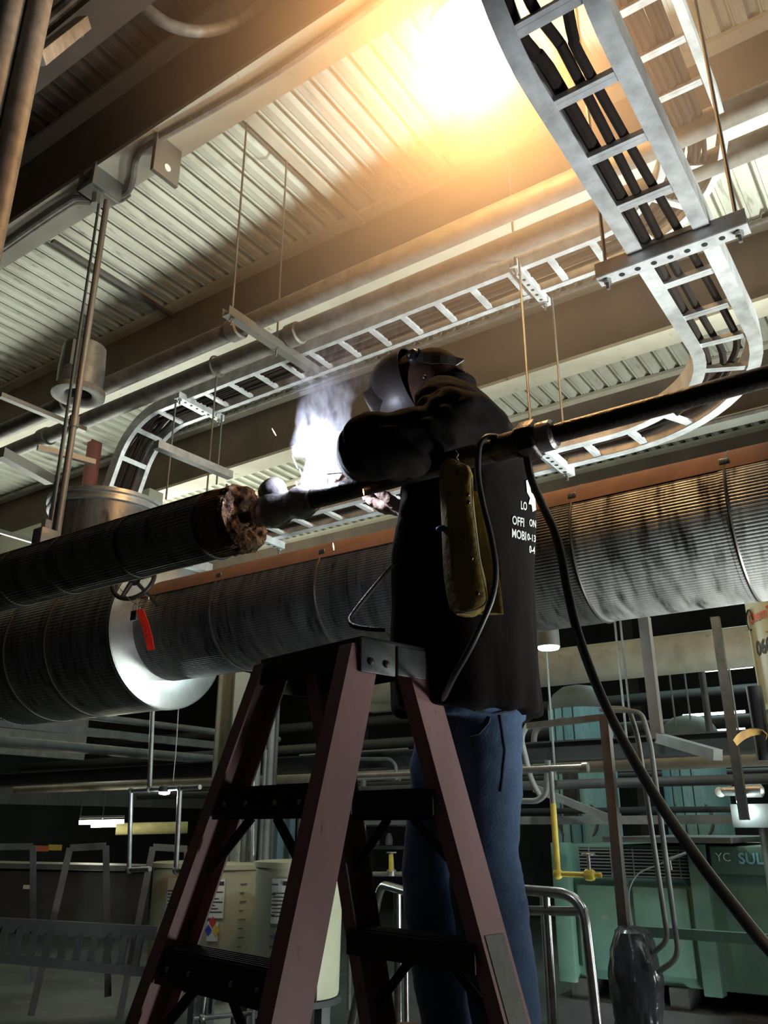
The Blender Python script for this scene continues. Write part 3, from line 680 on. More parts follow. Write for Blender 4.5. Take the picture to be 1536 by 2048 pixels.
a = PY(1098, 1545, 3.9); b_ = PY(1106, 1607, 3.9); c_ = PY(1119, 1748, 3.9); x = b_.x
MB().cyl((x, 3.9, pB.z-.01), (x, 3.9, b_.z), .014, 12).build('grey_drop', M_galv, t)
MB().cyl((x, 3.9, b_.z), (x, 3.9, c_.z), .0145, 12).build('yellow_drop', M_yel, t)
MB().sphere((x, 3.9, c_.z), .024, 14).build('elbow', M_yel, t)
MB().cyl((x, 3.9, c_.z), (x+.21, 3.9, c_.z), .012, 12).build('yellow_arm', M_yel, t)
MB().lathe((x+.13, 3.9, c_.z), [(.014, 0), (.024, .006), (.026, .03), (.022, .045), (.014, .05)], 8, X).build('valve_body', M_yel, t)
MB().cyl((x+.155, 3.9, c_.z), (x+.155, 3.9, c_.z+.085), .008, 10).build('valve_stem', M_galv, t)
MB().torus((x+.155, 3.9, c_.z+.087), .028, .005, Z, 20, 6).build('valve_wheel', M_galv, t)
# brown post, cross bar, conduits, bagged head
vpost((1212, 1250), 1432, 1900, 3.9, .042, M_post, 'brown_post', 'brown steel post standing in the black bag')
tag(MB().beam(PY(1055, 1452, 3.95), PY(1213, 1434, 3.95), .03, .03).build('cross_bar', M_grey), 'thin bar reaching left from the top of the brown post', 'bar')
pline([(1200, 1420), (1225, 1416), (1258, 1418), (1275, 1470), (1336, 1880), (1308, 1905)], 3.8, .011, M_grey, 'bent_conduit', 'left one of the twin bent conduits beside the brown post', 'conduit')
pline([(1215, 1422), (1250, 1420), (1283, 1425), (1300, 1480), (1358, 1915), (1315, 1945)], 3.75, .011, M_grey, 'bent_conduit', 'right one of the twin bent conduits beside the brown post', 'conduit')
# bag
bc = PY(1282, 1965, 3.85)
b = MB().lathe((bc.x-.02, 3.85, bc.z), [(.03, .21), (.075, .19), (.10, .12), (.115, .02), (.10, -.08), (.085, -.14), (.095, -.22), (.06, -.42), (.05, -.6)], 40)
for _ in range(1): bmesh.ops.subdivide_edges(b.b, edges=b.b.edges, cuts=2, use_grid_fill=True)
for v in b.b.verts:
    k = noise.noise(V((v.co.x*14, v.co.y*14, v.co.z*5)))*.022 + abs(noise.noise(v.co*26))*.012
    d = V((v.co.x-bc.x, v.co.y-3.85, 0)); v.co += (d.normalized() if d.length > 0 else d)*k
tag(b.build('plastic_bag', M_bag), 'crumpled black plastic bag tied over the foot of the brown post', 'bag')
vpost((1287, 1318), 1235, 1478, 4.5, .055, M_post, 'hanging_post', 'grey hanging post passing in front of the beige duct')
tag(MB().beam(PY(1318, 1476, 4.5), PY(1436, 1510, 4.2), .05, .05).build('strut_channel', M_grey), 'short strut angling off the foot of the grey hanging post', 'strut')
vpost((1428, 1492), 1235, 1640, 3.7, .035, M_galv, 'perforated_channel', 'tall perforated channel left of the yellow tote', 'strut', d=.03)
for k, (x0, x1, ya, yb, Yv) in enumerate([(1095, 1102, 1215, 1560, 4.9), (1223, 1262, 1240, 1500, 5.0), (1239, 1262, 1240, 1440, 5.2), (1338, 1350, 1330, 1450, 6.6), (1368, 1380, 1330, 1440, 6.7), (1402, 1420, 1330, 1470, 6.4), (1461, 1478, 1330, 1500, 6.3)]):
    vpost((x0, x1), ya, yb, Yv, .014 if k != 5 else .05, M_grey if k != 5 else M_dgrey, 'hanger_rod',
          ['rod in front of the left cyan tank', 'pair of rods right of the left cyan tank, farther left rod', 'pair of rods right of the left cyan tank, right rod', 'thin rod above the right cyan tank dome, left', 'thin rod above the right cyan tank dome, middle', 'dark hanging post above the right cyan tank dome', 'thin rod beside the yellow tote under the duct'][k], 'rod', round_=True)
# cyan tanks
def tank(x0, x1, ytop, ybot, Yv, label):
    p, q = PY(x0, ytop+80, Yv), PY(x1, ytop+80, Yv); r = (q.x-p.x)/2*.93; cx = (p.x+q.x)/2; zt = PY((x0+x1)/2, ytop+52, Yv).z; zb = PY((x0+x1)/2, ybot, Yv).z
    t = thing('storage_tank', (cx, Yv, zb), label, 'tank')
    MB().lathe((cx, Yv, 0), [(r, zb), (r, zt)], 56).build('shell', M_tank, t)
    MB().lathe((cx, Yv, zt), [(r*1.01, -.004), (r*1.01, .01), (r*.96, .06), (r*.8, .14), (r*.5, .20), (.01, .225)], 56).build('domed_head', M_tankg, t)
    for a in (-2.1, -1.75, -1.4): MB().box((cx+r*math.cos(a)-.004, Yv+r*math.sin(a)-.006, zb), (cx+r*math.cos(a)+.004, Yv+r*math.sin(a)+.004, zt)).build('seam', M_dgrey, t)
    zm = PY(cx, 0, Yv).z
    MB().torus((cx, Yv-r*.86, PY(1380, 1640, Yv).z), r*.62, .012, Y, 36, 6).build('manway_ring', M_tankg, t)
    return t
tank(1098, 1226, 1368, 1800, 7.2, 'cyan cylindrical tank with a grey domed head, left of the twin bent conduits')
tank(1318, 1452, 1432, 1800, 7.4, 'cyan cylindrical tank with a grey domed head, left of the yellow tote')
# green machine
GY = 5.0
gx0, gx1 = PY(1118, 1800, GY).x, PY(1400, 1800, GY).x; gz1, gz0 = PY(1250, 1690, GY).z, PY(1250, 1965, GY).z
t = thing('green_machine', (gx0, GY, 0), 'big green compressor cabinet with a black louvred vent, behind the black bag', 'machine')
MB().box((gx0, GY+.02, gz0), (gx1+.9, GY+1.5, gz1)).build('cabinet', M_green, t, bevel=.01)
for xa, xb in ((1112, 1145), (1388, 1424)):
    a, c = PY(xa, 1800, GY-.02).x, PY(xb, 1800, GY-.02).x; MB().box((a, GY-.05, gz0-.02), (c, GY+.05, gz1+.01)).build('corner_post', M_green, t, bevel=.006)
for xa, xb in ((1160, 1262), (1272, 1382)):
    a, c = PY(xa, 1850, GY).x, PY(xb, 1850, GY).x; MB().box((a, GY-.012, PY(1250, 1945, GY).z), (c, GY+.03, PY(1250, 1772, GY).z)).build('door_panel', M_green, t, bevel=.008)
a, c = PY(1160, 1720, GY).x, PY(1384, 1720, GY).x; va, vb = PY(1250, 1755, GY).z, PY(1250, 1696, GY).z
vn = MB().box((a, GY-.006, va), (c, GY+.03, vb)).build('vent', M_vent, t, flat=True)
for k in range(9):
    z = va+(vb-va)*(k+.5)/9; MB().obox(((a+c)/2, GY-.010, z), X*((c-a)/2), Y*.005, Z*.0035).build('louvre', M_grey, vn, flat=True)
for k in range(5):
    x = a+(c-a)*(k+.5)/5; MB().box((x-.003, GY-.018, va), (x+.003, GY-.012, vb)).build('louvre_bar', M_grey, vn, flat=True)
a, c = PY(1424, 1720, GY).x, PY(1536, 1720, GY).x
MB().box((a, GY-.03, PY(1450, 1748, GY).z), (a+.55, GY+.03, gz1)).build('control_panel', M_green, t, bevel=.006)
text_on('maker_name', 'SULLA', .075, PY(1478, 1727, GY-.032), X, Z, M_tank, t, bold=.002)
text_on('mark', 'YC', .06, PY(1432, 1722, GY-.032), X, Z, M_label, t)
MB().box((gx0-.05, GY-.06, .05), (gx1+1.0, GY+1.4, gz0-.1)).build('skid_base', M_dgrey, t)
for k in range(3): MB().box((gx0+.05+k*.55, GY-.02, gz0-.1), (gx0+.15+k*.55, GY+.3, gz0)).build('foot', M_dgrey, t)
a = PY(1205, 1680, 4.85); c = PY(1462, 1680, 4.85)
tag(MB().box((a.x, 4.85, a.z-.012), (c.x, 6.2, a.z+.018)).build('board', M_grey, bevel=.004), 'flat grey board lying on top of the green machine', 'board')
t = thing('spray_lance', PY(1240, 1760, 4.7), 'thin bright lance with a hose lying across the machine vent', 'lance')
MB().tube([PY(x, y, 4.75) for x, y in ((1265, 1850), (1258, 1800), (1262, 1770), (1280, 1745), (1320, 1728), (1345, 1712))], .004, 6, sm=5).build('hose', M_grey, t)
MB().tube([PY(x, y, 4.72) for x, y in ((1330, 1722), (1392, 1698))], .008, 8).build('tube', M_alu, t)
MB().tube([PY(x, y, 4.72) for x, y in ((1338, 1718), (1342, 1740))], .008, 8).build('trigger', M_alu, t)
# stainless rails
RY = 3.2; hz = PY(765, 1770, RY).z
t = thing('handrail', PY(1200, 2048, RY), 'bright stainless handrail hoop right of the welder legs', 'handrail')
MB().tube(bendpath([PY(900, 1767, RY), PY(1165, 1790, RY), PY(1204, 2130, RY)], .10, 10), .0195, 16).build('hoop', M_stain, t)
MB().cyl(PY(1000, 1820, RY), PY(1174, 1823, RY), .017, 14).build('mid_rail', M_stain, t)
for x0, x1, yy in ((1092, 1100, RY), (1083, 1090, RY+.35)):
    p = PY(x0, 1786, yy); MB().cyl((p.x, yy, .5), (p.x, yy, p.z), .015 if yy == RY else .009, 14).build('baluster', M_stain, t)
t = thing('handrail', PY(765, 1770, RY), 'bright stainless handrail hoop seen between the ladder rails and the dark leg', 'handrail')
MB().tube(bendpath([PY(690, 2110, RY), PY(762, 1768, RY), PY(850, 1794, 2.95)], .06, 8), .0175, 16).build('hoop', M_stain, t)
for x0 in (795, 812): p = PY(x0, 1785 if x0 == 795 else 1900, RY-.08); MB().cyl((p.x, RY-.08, .4), (p.x, RY-.08, p.z), .016 if x0 == 795 else .010, 14).build('baluster', M_stain, t)
MB().obox(PY(852, 1893, 3.0), X*.028, Y*.01, Z*.008).build('yellow_mark', M_yel, t)
# tote
tr_ = .32; txl = PY(1482, 1220, 3.75).x; tc = V((txl+tr_*.98+.03, 3.75, 0)); tz0 = zr(-.2); tz1 = zr(1.05)
t = thing('chemical_tote', (tc.x, tc.y, tz0), 'pale yellow chemical tote with a red logo at the right edge', 'tank')
MB().lathe((tc.x, tc.y, 0), [(tr_, tz0), (tr_, zr(.42)), (tr_+.008, zr(.43)), (tr_+.008, zr(.445)), (tr_, zr(.455)), (tr_, tz1)], 64).build('body', M_ypl, t)
p = PY(1500, 1290, 3.45)
ctext = []
def onto_tote(px_, py_):
    p = PY(px_, py_, 3.5); d = p-C0; d.normalize(); o = C0-V((tc.x, tc.y, 0)); A_ = d.x*d.x+d.y*d.y; B_ = 2*(o.x*d.x+o.y*d.y); C_ = o.x*o.x+o.y*o.y-(tr_+.002)**2
    k = (-B_-math.sqrt(max(B_*B_-4*A_*C_, 0)))/(2*A_); return C0+d*k
def tote_text(name, s, size, px_, py_, m, bold, tilt=0):
    h = onto_tote(px_, py_); a0 = math.atan2(h.y-tc.y, h.x-tc.x)
    def f(x, y):
        a = a0 + x/(tr_); return V((tc.x+(tr_+.002)*math.cos(a), tc.y+(tr_+.002)*math.sin(a), h.z+y+x*tilt))
    return text_on(name, s, size, None, X, Z, m, t, bold, f, cuts=1)
tote_text('logo_lettering', 'ChemTreat', .060, 1500, 1250, M_orange, .0022)
tote_text('number', '0602', .080, 1515, 1312, M_ink, .002)
h = onto_tote(1499, 1240); a0 = math.atan2(h.y-tc.y, h.x-tc.x)
MB().torus(h, .042, .0025, V((math.cos(a0), math.sin(a0), 0)), 30, 6, .5, 5.6).build('logo_ring', M_ink, t)
MB().tube([onto_tote(1495, 1272)+V((-.002, -.002, 0)), onto_tote(1536, 1262)+V((-.002, -.002, 0))], .002, 5).build('logo_line', M_orange, t)
p, q = PY(1490, 1375, 3.3), PY(1510, 1522, 3.3)
tag(MB().cyl((p.x+.03, 3.3, q.z), (p.x+.03, 3.3, p.z), .028, 16).build('black_post', M_rub), 'short black post in front of the yellow tote', 'post')
tag(MB().cyl((p.x+.13, 3.28, q.z-.02), (p.x+.13, 3.28, q.z+.16), .035, 16).build('black_post', M_rub), 'second black stub right of the amber webbing', 'post')
b = MB(); L1 = [PY(x, y, 3.22) for x, y in ((1466, 1480), (1478, 1466), (1500, 1458), (1522, 1460), (1534, 1470))]; L2 = [PY(x, y, 3.25) for x, y in ((1474, 1492), (1488, 1480), (1505, 1472), (1524, 1470), (1532, 1480))]
rs = [[a, c, c+V((0, .012, .004)), a+V((0, .012, .004))] for a, c in zip(smooth(L1, 4)[0], smooth(L2, 4)[0])]
tag(b.rings(rs).build('webbing_strap', M_amber), 'frayed amber webbing tied round the black post', 'strap')
t = thing('column', PY(1515, 1650, 4.2), 'grey pipe column with a square cap below the yellow tote', 'column')
p = PY(1520, 1632, 4.2); MB().box((p.x-.10, 4.1, p.z-.05), (p.x+.3, 4.4, p.z+.05)).build('cap', M_grey, t, bevel=.004)
p = PY(1512, 1655, 4.2); MB().cyl((p.x+.06, 4.25, 0), (p.x+.06, 4.25, p.z), .06, 28).build('shaft', M_galv, t)
p = PY(1485, 1582, 4.1)
t = thing('solenoid_valve', p, 'small chrome valve with a pressure gauge above the grey column', 'valve')
MB().lathe(p-X*.09, [(.012, 0), (.020, .01), (.020, .06), (.028, .065), (.028, .17), (.012, .18)], 18, X).build('body', M_galv, t)
g = PY(1441, 1584, 4.1); MB().lathe(g, [(.022, 0), (.022, .012), (.019, .014)], 22, -Y).build('gauge', M_label, t)
MB().tube([g+X*.02, g+V((.05, 0, .025)), p-X*.09], .004, 6, sm=5).build('capillary', M_galv, t)
def spotlight(pt, Yv, r, lab, h=.05, pwr=4, tube=False):
    p = PY(*pt, Yv); t = thing('lamp', p, lab, 'lamp')
    MB().lathe(p, [(r*1.05, .001), (r*1.02, h), (r*.5, h*1.3), (r*.2, h*1.4)], 24).build('housing', M_grey, t)
    MB().lathe(p, [(r, .0), (r*.9, -.012), (.001, -.018)], 24).build('lens', M_spot, t)
    point('lamp_light', p-Z*.04, pwr, (.80, 1, .98), r*.6); return t
spotlight((1483, 1602), 4.05, .022, 'tiny bright lamp beside the grey column at the right edge', .03, 1.5)
spotlight((1097, 1294), 4.3, .062, 'bright round can lamp just under the fat jacketed pipe at right', .10, 24)
spotlight((329, 1584), 3.6, .034, 'small bright lamp hanging on a hook under the pipe frame at left', .03, 3)
pline([(346, 1562), (352, 1500), (358, 1400)], 3.6, .003, M_galv, 'hook_wire', 'thin wire holding the small bright lamp', 'wire')
for k, (ya, lab) in enumerate([(1333, 'bright far strip light under the beige duct at right'), (1424, 'upper of the two dim far strip lights left of the tote'), (1459, 'lower of the two dim far strip lights left of the tote')]):
    p = PY(1490 if k == 0 else 1475, ya, 12.5); q = p - X*(.55 if k == 0 else .75)
    tag(MB().cyl(q, p+X*.1, .028 if k == 0 else .02, 10).build('strip_light', M_lens), lab, 'strip light')

# ================================================================ BACKGROUND, LEFT AND MIDDLE
def dline(pp, D, r, m, name, lab, cat='pipe', rad=.08, n=10, parent=None):
    return pipe(name, [PD(x, y, D) for x, y in pp], r, m, lab, cat, None, rad, n, parent)
p = PD(466, 1400, 7.3)
t = thing('steel_column', (p.x, p.y, 0), 'pale steel column rising behind the left ladder rail', 'column')
MB().box((p.x-.10, p.y-.09, 0), (p.x-.085, p.y+.09, 2.7)).box((p.x+.085, p.y-.09, 0), (p.x+.10, p.y+.09, 2.7)).build('flange', M_duct, t, flat=True)
MB().box((p.x-.085, p.y-.01, 0), (p.x+.085, p.y+.01, 2.7)).build('web', M_duct, t, flat=True)
for k, (x_, ya, D, r_, m_) in enumerate([(503, 1430, 6.0, .02, M_grey), (516, 1440, 6.1, .035, M_grey), (531, 1500, 5.9, .012, M_grey), (543, 1430, 6.2, .03, M_grey), (556, 1380, 6.4, .02, M_dgrey), (706, 1420, 6.4, .014, M_grey), (727, 1560, 6.2, .02, M_grey), (604, 1600, 6.4, .03, M_grey)]):
    p = PD(x_, ya, D); tag(MB().cyl((p.x, p.y, .3), (p.x, p.y, p.z), r_, 12).build('upright_pipe', m_),
        ['slim upright pipe just right of the pale column', 'thicker upright pipe above the middle drum tank', 'thinnest upright pipe above the middle drum tank', 'grey upright pipe left of the blue locker', 'dark upright pipe behind the blue locker', 'slim upright pipe seen right of the near ladder rail', 'upright pipe above the yellow-tagged valve', 'upright pipe hidden mostly by the near ladder rail'][k], 'pipe')
p = PD(552, 1690, 6.6); tag(MB().box((p.x-.10, p.y-.1, .2), (p.x+.10, p.y+.1, PD(552, 1600, 6.6).z)).build('locker', M_steelblue, bevel=.01), 'narrow dark blue locker behind the drum tanks', 'locker')
def yline(pt, Xv, y0, y1, r, m, name, lab, cat='pipe', box=None):
    z = PX(*pt, Xv).z
    b = MB().box((Xv-box[0]/2, y0, z-box[1]/2), (Xv+box[0]/2, y1, z+box[1]/2)) if box else MB().cyl((Xv, y0, z), (Xv, y1, z), r, 14)
    return tag(b.build(name, m), lab, cat)
yline((320, 1450), -6.2, 4.1, 7.0, .03, M_grey, 'level_pipe', 'upper grey pipe crossing behind the vessel bottom')
yline((300, 1477), -6.6, 3.5, 7.4, .03, M_grey, 'perforated_channel', 'perforated channel crossing behind the vessel bottom', 'strut', box=(.06, .07))
yline((200, 1500), -7.0, 2.5, 8.5, .05, M_grey, 'level_pipe', 'thick grey level pipe crossing the dark left background')
p = PX(60, 1440, -9.0); tag(MB().box((-9.1, 2.6, p.z-.40), (-9.0, 6.6, p.z+.15)).build('wall_panel', M_grey), 'dim pale wall panel behind the vessel at the left edge', 'panel')
yline((100, 1590), -10, 3, 13, .05, M_dgrey, 'dark_beam', 'dark beam crossing above the far strip light', 'girder', box=(.1, .25))
# pipe frame with drops
FY = 3.6
t = thing('branching_pipework', PY(330, 1580, FY), 'grey U-shaped pipe frame hanging below the vessel at left', 'pipe')
for pts in ([(306, 1400), (299, 1578)], [(400, 1574), (262, 1582), (258, 1740), (300, 1738)], [(360, 1577), (352, 1742), (372, 1741)]):
    MB().tube(bendpath([PY(x, y, FY) for x, y in pts], .02, 3), .0145, 12).build('pipe_length', M_galv, t)
for x_, y_ in ((299, 1578), (262, 1582), (360, 1577), (258, 1740), (352, 1741)):
    MB().sphere(PY(x_, y_, FY), .022, 12).build('fitting', M_galv, t)
t = thing('valve_line', PY(480, 1735, 4.4), 'grey U-shaped pipe dipping in front of the middle drum tank rim', 'pipe')
MB().tube(bendpath([PY(x, y, 4.4) for x, y in ((455, 1600), (454, 1740), (505, 1737), (506, 1560))], .02, 3), .018, 12).build('pipe_length', M_galv, t)
# far strip light
t = thing('strip_light', PD(200, 1645, 9.5), 'bright far strip light hanging at left', 'strip light')
a, c = PD(158, 1645, 9.5), PD(248, 1643, 9.5)
MB().cyl(a, c, .022, 10).build('tube', M_tube, t); MB().cyl(PD(182, 1651, 9.45), PD(232, 1650, 9.45), .020, 10).build('tube', M_tube, t)
MB().obox((a+c)/2+Z*.05, (c-a)/2, (c-a).cross(Z).normalized()*.08, Z*.012).build('reflector', M_grey, t)
for x_, ya in ((160, 1588), (205, 1583)): p = PD(x_, 1638, 9.5); MB().cyl(p, (p.x, p.y, PD(x_, ya, 9.5).z), .006, 6).build('hanger_wire', M_galv, t)
point('strip_light_glow', (a+c)/2-Z*.15, 14, (1, .97, .75), .2)
a, c = PD(232, 1658, 10), PD(375, 1655, 10)
tag(MB().cyl(a, c, .062, 18).build('lagged_duct', mat('wrapped_yellow', (.40, .36, .16), .8, c2=(.22, .2, .1), scale=5)), 'yellowish wrapped duct right of the far strip light', 'duct')
# drum tanks
def drum(xc, D, r, yt, yb, lab, marks):
    p = PD(xc, yt, D); zt = p.z; zb = PD(xc, yb, D).z
    t = thing('drum_tank', (p.x, p.y, zb), lab, 'tank')
    MB().lathe((p.x, p.y, 0), [(r*.93, zb), (r*.95, zb+.02), (r, zt-.03), (r*1.05, zt-.028), (r*1.05, zt), (r*.96, zt+.004), (.01, zt+.01)], 56).build('shell', M_poly, t)
    dirc = math.atan2(C0.y-p.y, C0.x-p.x)
    def q(a, z, d=.006): return V((p.x+(r+d)*math.cos(dirc+a), p.y+(r+d)*math.sin(dirc+a), z))
    def patch(nm, a0, a1, z0, z1, m, d=.004, par=t):
        b = MB(); n = 6; rs = []
        for k in range(n+1):
            a = a0+(a1-a0)*k/n; rs.append([q(a, z0, d), q(a, z1, d), q(a, z1, d+.002), q(a, z0, d+.002)])
        return b.rings(rs).build(nm, m, par, flat=True)
    H = zt-zb; la = -.30
    lab_ = patch('paper_label', la-.32, la+.18, zb+H*.55, zb+H*.88, M_label, .003)
    for k in range(7): patch('text_line', la-.29, la+.15-.09*(k % 3), zb+H*(.60+.028*k), zb+H*(.607+.028*k), M_ink, .006, lab_)
    patch('heading', la-.05, la+.16, zb+H*.83, zb+H*.86, M_ink, .006, lab_)
    hz_ = patch('hazard_label', la-.18, la+.08, zb+H*.36, zb+H*.52, M_label, .003)
    cx, cz = la-.05, zb+H*.45
    for (dx, dz, m_) in ((0, .045, M_nred), (-.09, 0, M_blue), (.09, 0, M_nyel)):
        b = MB(); cc_ = [q(cx+dx, cz+dz-.032, .007), q(cx+dx+.085, cz+dz, .007), q(cx+dx, cz+dz+.032, .007), q(cx+dx-.085, cz+dz, .007)]
        n_ = (cc_[0]-V((p.x, p.y, cc_[0].z))).normalized()*.002; b.prism(cc_, n_); b.build('hazard_diamond', m_, hz_, flat=True)
    for k in range(11):
        z = zb+H*(.08+.075*k); patch('level_mark', marks, marks+(.10 if k % 2 else .16), z, z+.008, M_tankg)
    t2 = thing('tank_stand', (p.x, p.y, 0), 'dark steel stand under the ' + lab.split(',')[0], 'stand')
    MB().lathe((p.x, p.y, zb), [(r*1.0, -.035), (r*1.0, -.005)], 32).build('ring', M_dgrey, t2)
    for k in range(4):
        a = dirc+.7+k*PI/2; x, y = p.x+r*.85*math.cos(a), p.y+r*.85*math.sin(a)
        MB().box((x-.025, y-.025, 0), (x+.025, y+.025, zb-.035)).build('leg', M_grey, t2)
    return p, zb
drum(388, 6.5, .275, 1724, 1958, 'left drum tank, mostly behind the far ladder rail', .22)
pm, zb_ = drum(463, 6.0, .265, 1727, 1957, 'middle drum tank, seen between the two left ladder rails', .24)
drum(600, 5.3, .255, 1722, 1988, 'right drum tank, behind the near ladder rail and lit brightest', -.62)
t = thing('drain_line', PD(430, 1960, 5.6), 'galvanised drain piping with a tap below the middle drum tank', 'pipe')
MB().tube(bendpath([PD(x, y, 5.65) for x, y in ((418, 1958), (410, 1962), (410, 1990), (404, 2036))], .02, 3), .013, 10).build('drain_drop', M_galv, t)
MB().cyl(PD(388, 2038, 5.6), PD(505, 2026, 5.6), .013, 10).build('drain_run', M_galv, t)
MB().cyl(PD(412, 1995, 5.6), PD(425, 1992, 5.6), .010, 10).build('tap', M_galv, t)
MB().sphere(PD(404, 2037, 5.6), .024, 10).build('tee', M_galv, t)
# trestles and wooden ladder lying on them
def trestle(pts, D, lab, w=.05):
    t = thing('trestle', PD(*pts[0], D), lab, 'trestle')
    for k in range(len(pts)-1):
        MB().beam(PD(*pts[k], D), PD(*pts[k+1], D), w, w*.8).build(['leg', 'top_bar', 'leg'][k if len(pts) == 4 else k+1], M_grey if D > 6 else M_post, t)
    return t
trestle([(62, 2030), (140, 1696), (212, 1692), (216, 1992)], 6.0, 'grey-green metal trestle with one slanted leg, left of the drum tanks')
trestle([(-20, 1990), (-18, 1694), (66, 1693), (66, 1962)], 6.6, 'grey-green metal trestle cut by the left edge')
trestle([(238, 2040), (306, 1694), (374, 1698), (376, 1960)], 5.9, 'grey metal trestle between the pipe frame and the drum tanks')
t = thing('wooden_ladder', PD(150, 1900, 5.8), 'dark ladder lying on edge across the trestles at lower left', 'ladder')
MB().beam(PD(-30, 1848, 5.8), PD(312, 1866, 5.8), .04, .075).build('side_rail', M_dgrey, t); MB().beam(PD(-30, 1912, 5.7), PD(295, 1944, 5.7), .04, .05).build('side_rail', M_dgrey, t)
for k in range(10):
    x = 5+30*k; MB().beam(PD(x+7, 1856+k*1.4, 5.79), PD(x-6, 1914+k*3.0, 5.71), .035, .05).build('rung', M_dgrey, t)
t = thing('workbench', PD(60, 1720, 8.5), 'long dark workbench with small signs along the far left', 'bench')
a, c = PD(-40, 1728, 8.5), PD(300, 1735, 8.5); dd = (c-a); sd = dd.cross(Z).normalized()
MB().obox((a+c)/2, dd/2, sd*.25, Z*.02).build('bench_top', M_grey, t)
MB().obox((a+c)/2-Z*.28, dd/2, sd*.2, Z*.24).build('front_panel', M_dgrey, t)
MB().obox(PD(54, 1774, 8.1), dd.normalized()*.03, sd*.005, Z*.015).build('small_label', M_label, t)
p = PD(80, 1697, 8.0); tag(MB().obox(p, dd.normalized()*.07, sd*.006, Z*.022).build('wall_sign', mat('orange_sign', (.55, .16, .07), .6)), 'small orange sign left of the slanted trestle leg', 'sign')
p = PD(110, 1695, 8.0); tag(MB().obox(p, dd.normalized()*.055, sd*.006, Z*.022).build('wall_sign', M_yel), 'small yellow sign beside the orange one', 'sign')
# middle bits
pline([(735, 1748), (815, 1748)], 5.2, .016, M_galv, 'level_pipe', 'short grey pipe holding the yellow-tagged valve', 'pipe')
p = PY(783, 1744, 5.2)
t = thing('gate_valve', p, 'grey gate valve with a yellow tag, between the ladder and the dark leg', 'valve')
MB().lathe(p, [(.035, -.025), (.035, .01), (.02, .02), (.016, .08), (.010, .13)], 14).build('body', M_galv, t); MB().torus(p+Z*.125, .032, .005, Z, 18, 6).build('wheel', M_galv, t)
MB().obox(p+V((.03, -.05, .06)), X*.018, Y*.002, Z*.055).build('yellow_tag', M_yel, t, bevel=.0015)
pline([(640, 1552), (800, 1556)], 5.6, .022, M_galv, 'level_pipe', 'pale level pipe seen right of the near ladder rail')
pline([(600, 1513), (815, 1500)], 5.9, .018, M_grey, 'level_pipe', 'thin grey pipe above the pale level pipe behind the ladder')
pline([(640, 1518), (780, 1518), (792, 1530), (792, 1560)], 5.3, .014, M_grey, 'bent_conduit', 'bent grey conduit dropping onto the pale level pipe', 'conduit')
p = PY(760, 1400, 6.4); tag(MB().box((p.x-.14, 6.4, p.z-.1), (p.x+.2, 6.5, p.z+.1)).build('duct_box', M_duct), 'pale box seen between the ladder top and the dark jeans', 'box')
t = thing('shelf_rack', PY(740, 1700, 6.0), 'dark rack with small parts behind the ladder', 'rack')
for y_ in (1650, 1695): p = PY(745, y_, 6.0); MB().box((p.x-.35, 5.9, p.z-.01), (p.x+.3, 6.2, p.z+.01)).build('shelf', M_dgrey, t)
for k in range(4): p = PY(700+26*k, 1690, 5.95); MB().lathe(p, [(.03, 0), (.03, .03+.02*(k % 2)), (.015, .06+.03*(k % 2))], 12).build('fitting', M_grey, t)
for k, (x_, y_, lab) in enumerate([(1150, 1600, 'elbowed dark pipe in front of the left cyan tank'), ]):
    pline([(1020, 1602), (1075, 1602), (1092, 1588), (1096, 1520)], 4.4, .016, M_grey, 'bent_conduit', 'bent grey pipe left of the yellow gas drop', 'conduit')
pline([(1140, 1545), (1143, 1640)], 6.4, .06, M_dgrey, 'dark_pipe', 'short thick dark pipe in front of the left cyan tank')
pline([(1055, 1450), (1042, 1475), (1062, 1560), (1085, 1600)], 4.6, .016, M_grey, 'bent_conduit', 'bent grey conduit beside the jeans at right', 'conduit')
pline([(1130, 1440), (1070, 1455), (1064, 1530)], 5.6, .022, M_grey, 'bent_conduit', 'thick bent pipe joining the left cyan tank', 'conduit')
# far steelwork in the dark
for k, (yy, zz_, w_) in enumerate([(9.0, zr(1.0), .12), (10.5, zr(1.5), .15), (12.0, zr(.9), .15), (9.8, zr(.55), .08)]):
    tag(MB().cyl((-14, yy, zz_), (4, yy, zz_), w_*.5, 14).build('far_pipe', M_dgrey), ['lowest but one far pipe in the dark background', 'highest far pipe in the dark background', 'farthest far pipe in the dark background', 'lowest far pipe in the dark background'][k], 'pipe')
for k in range(6):
    x = -12+2.6*k; struct(MB().box((x-.1, 13.0, 0), (x+.1, 13.2, ZD)).build('trim_%d' % (40+k), M_dgrey))

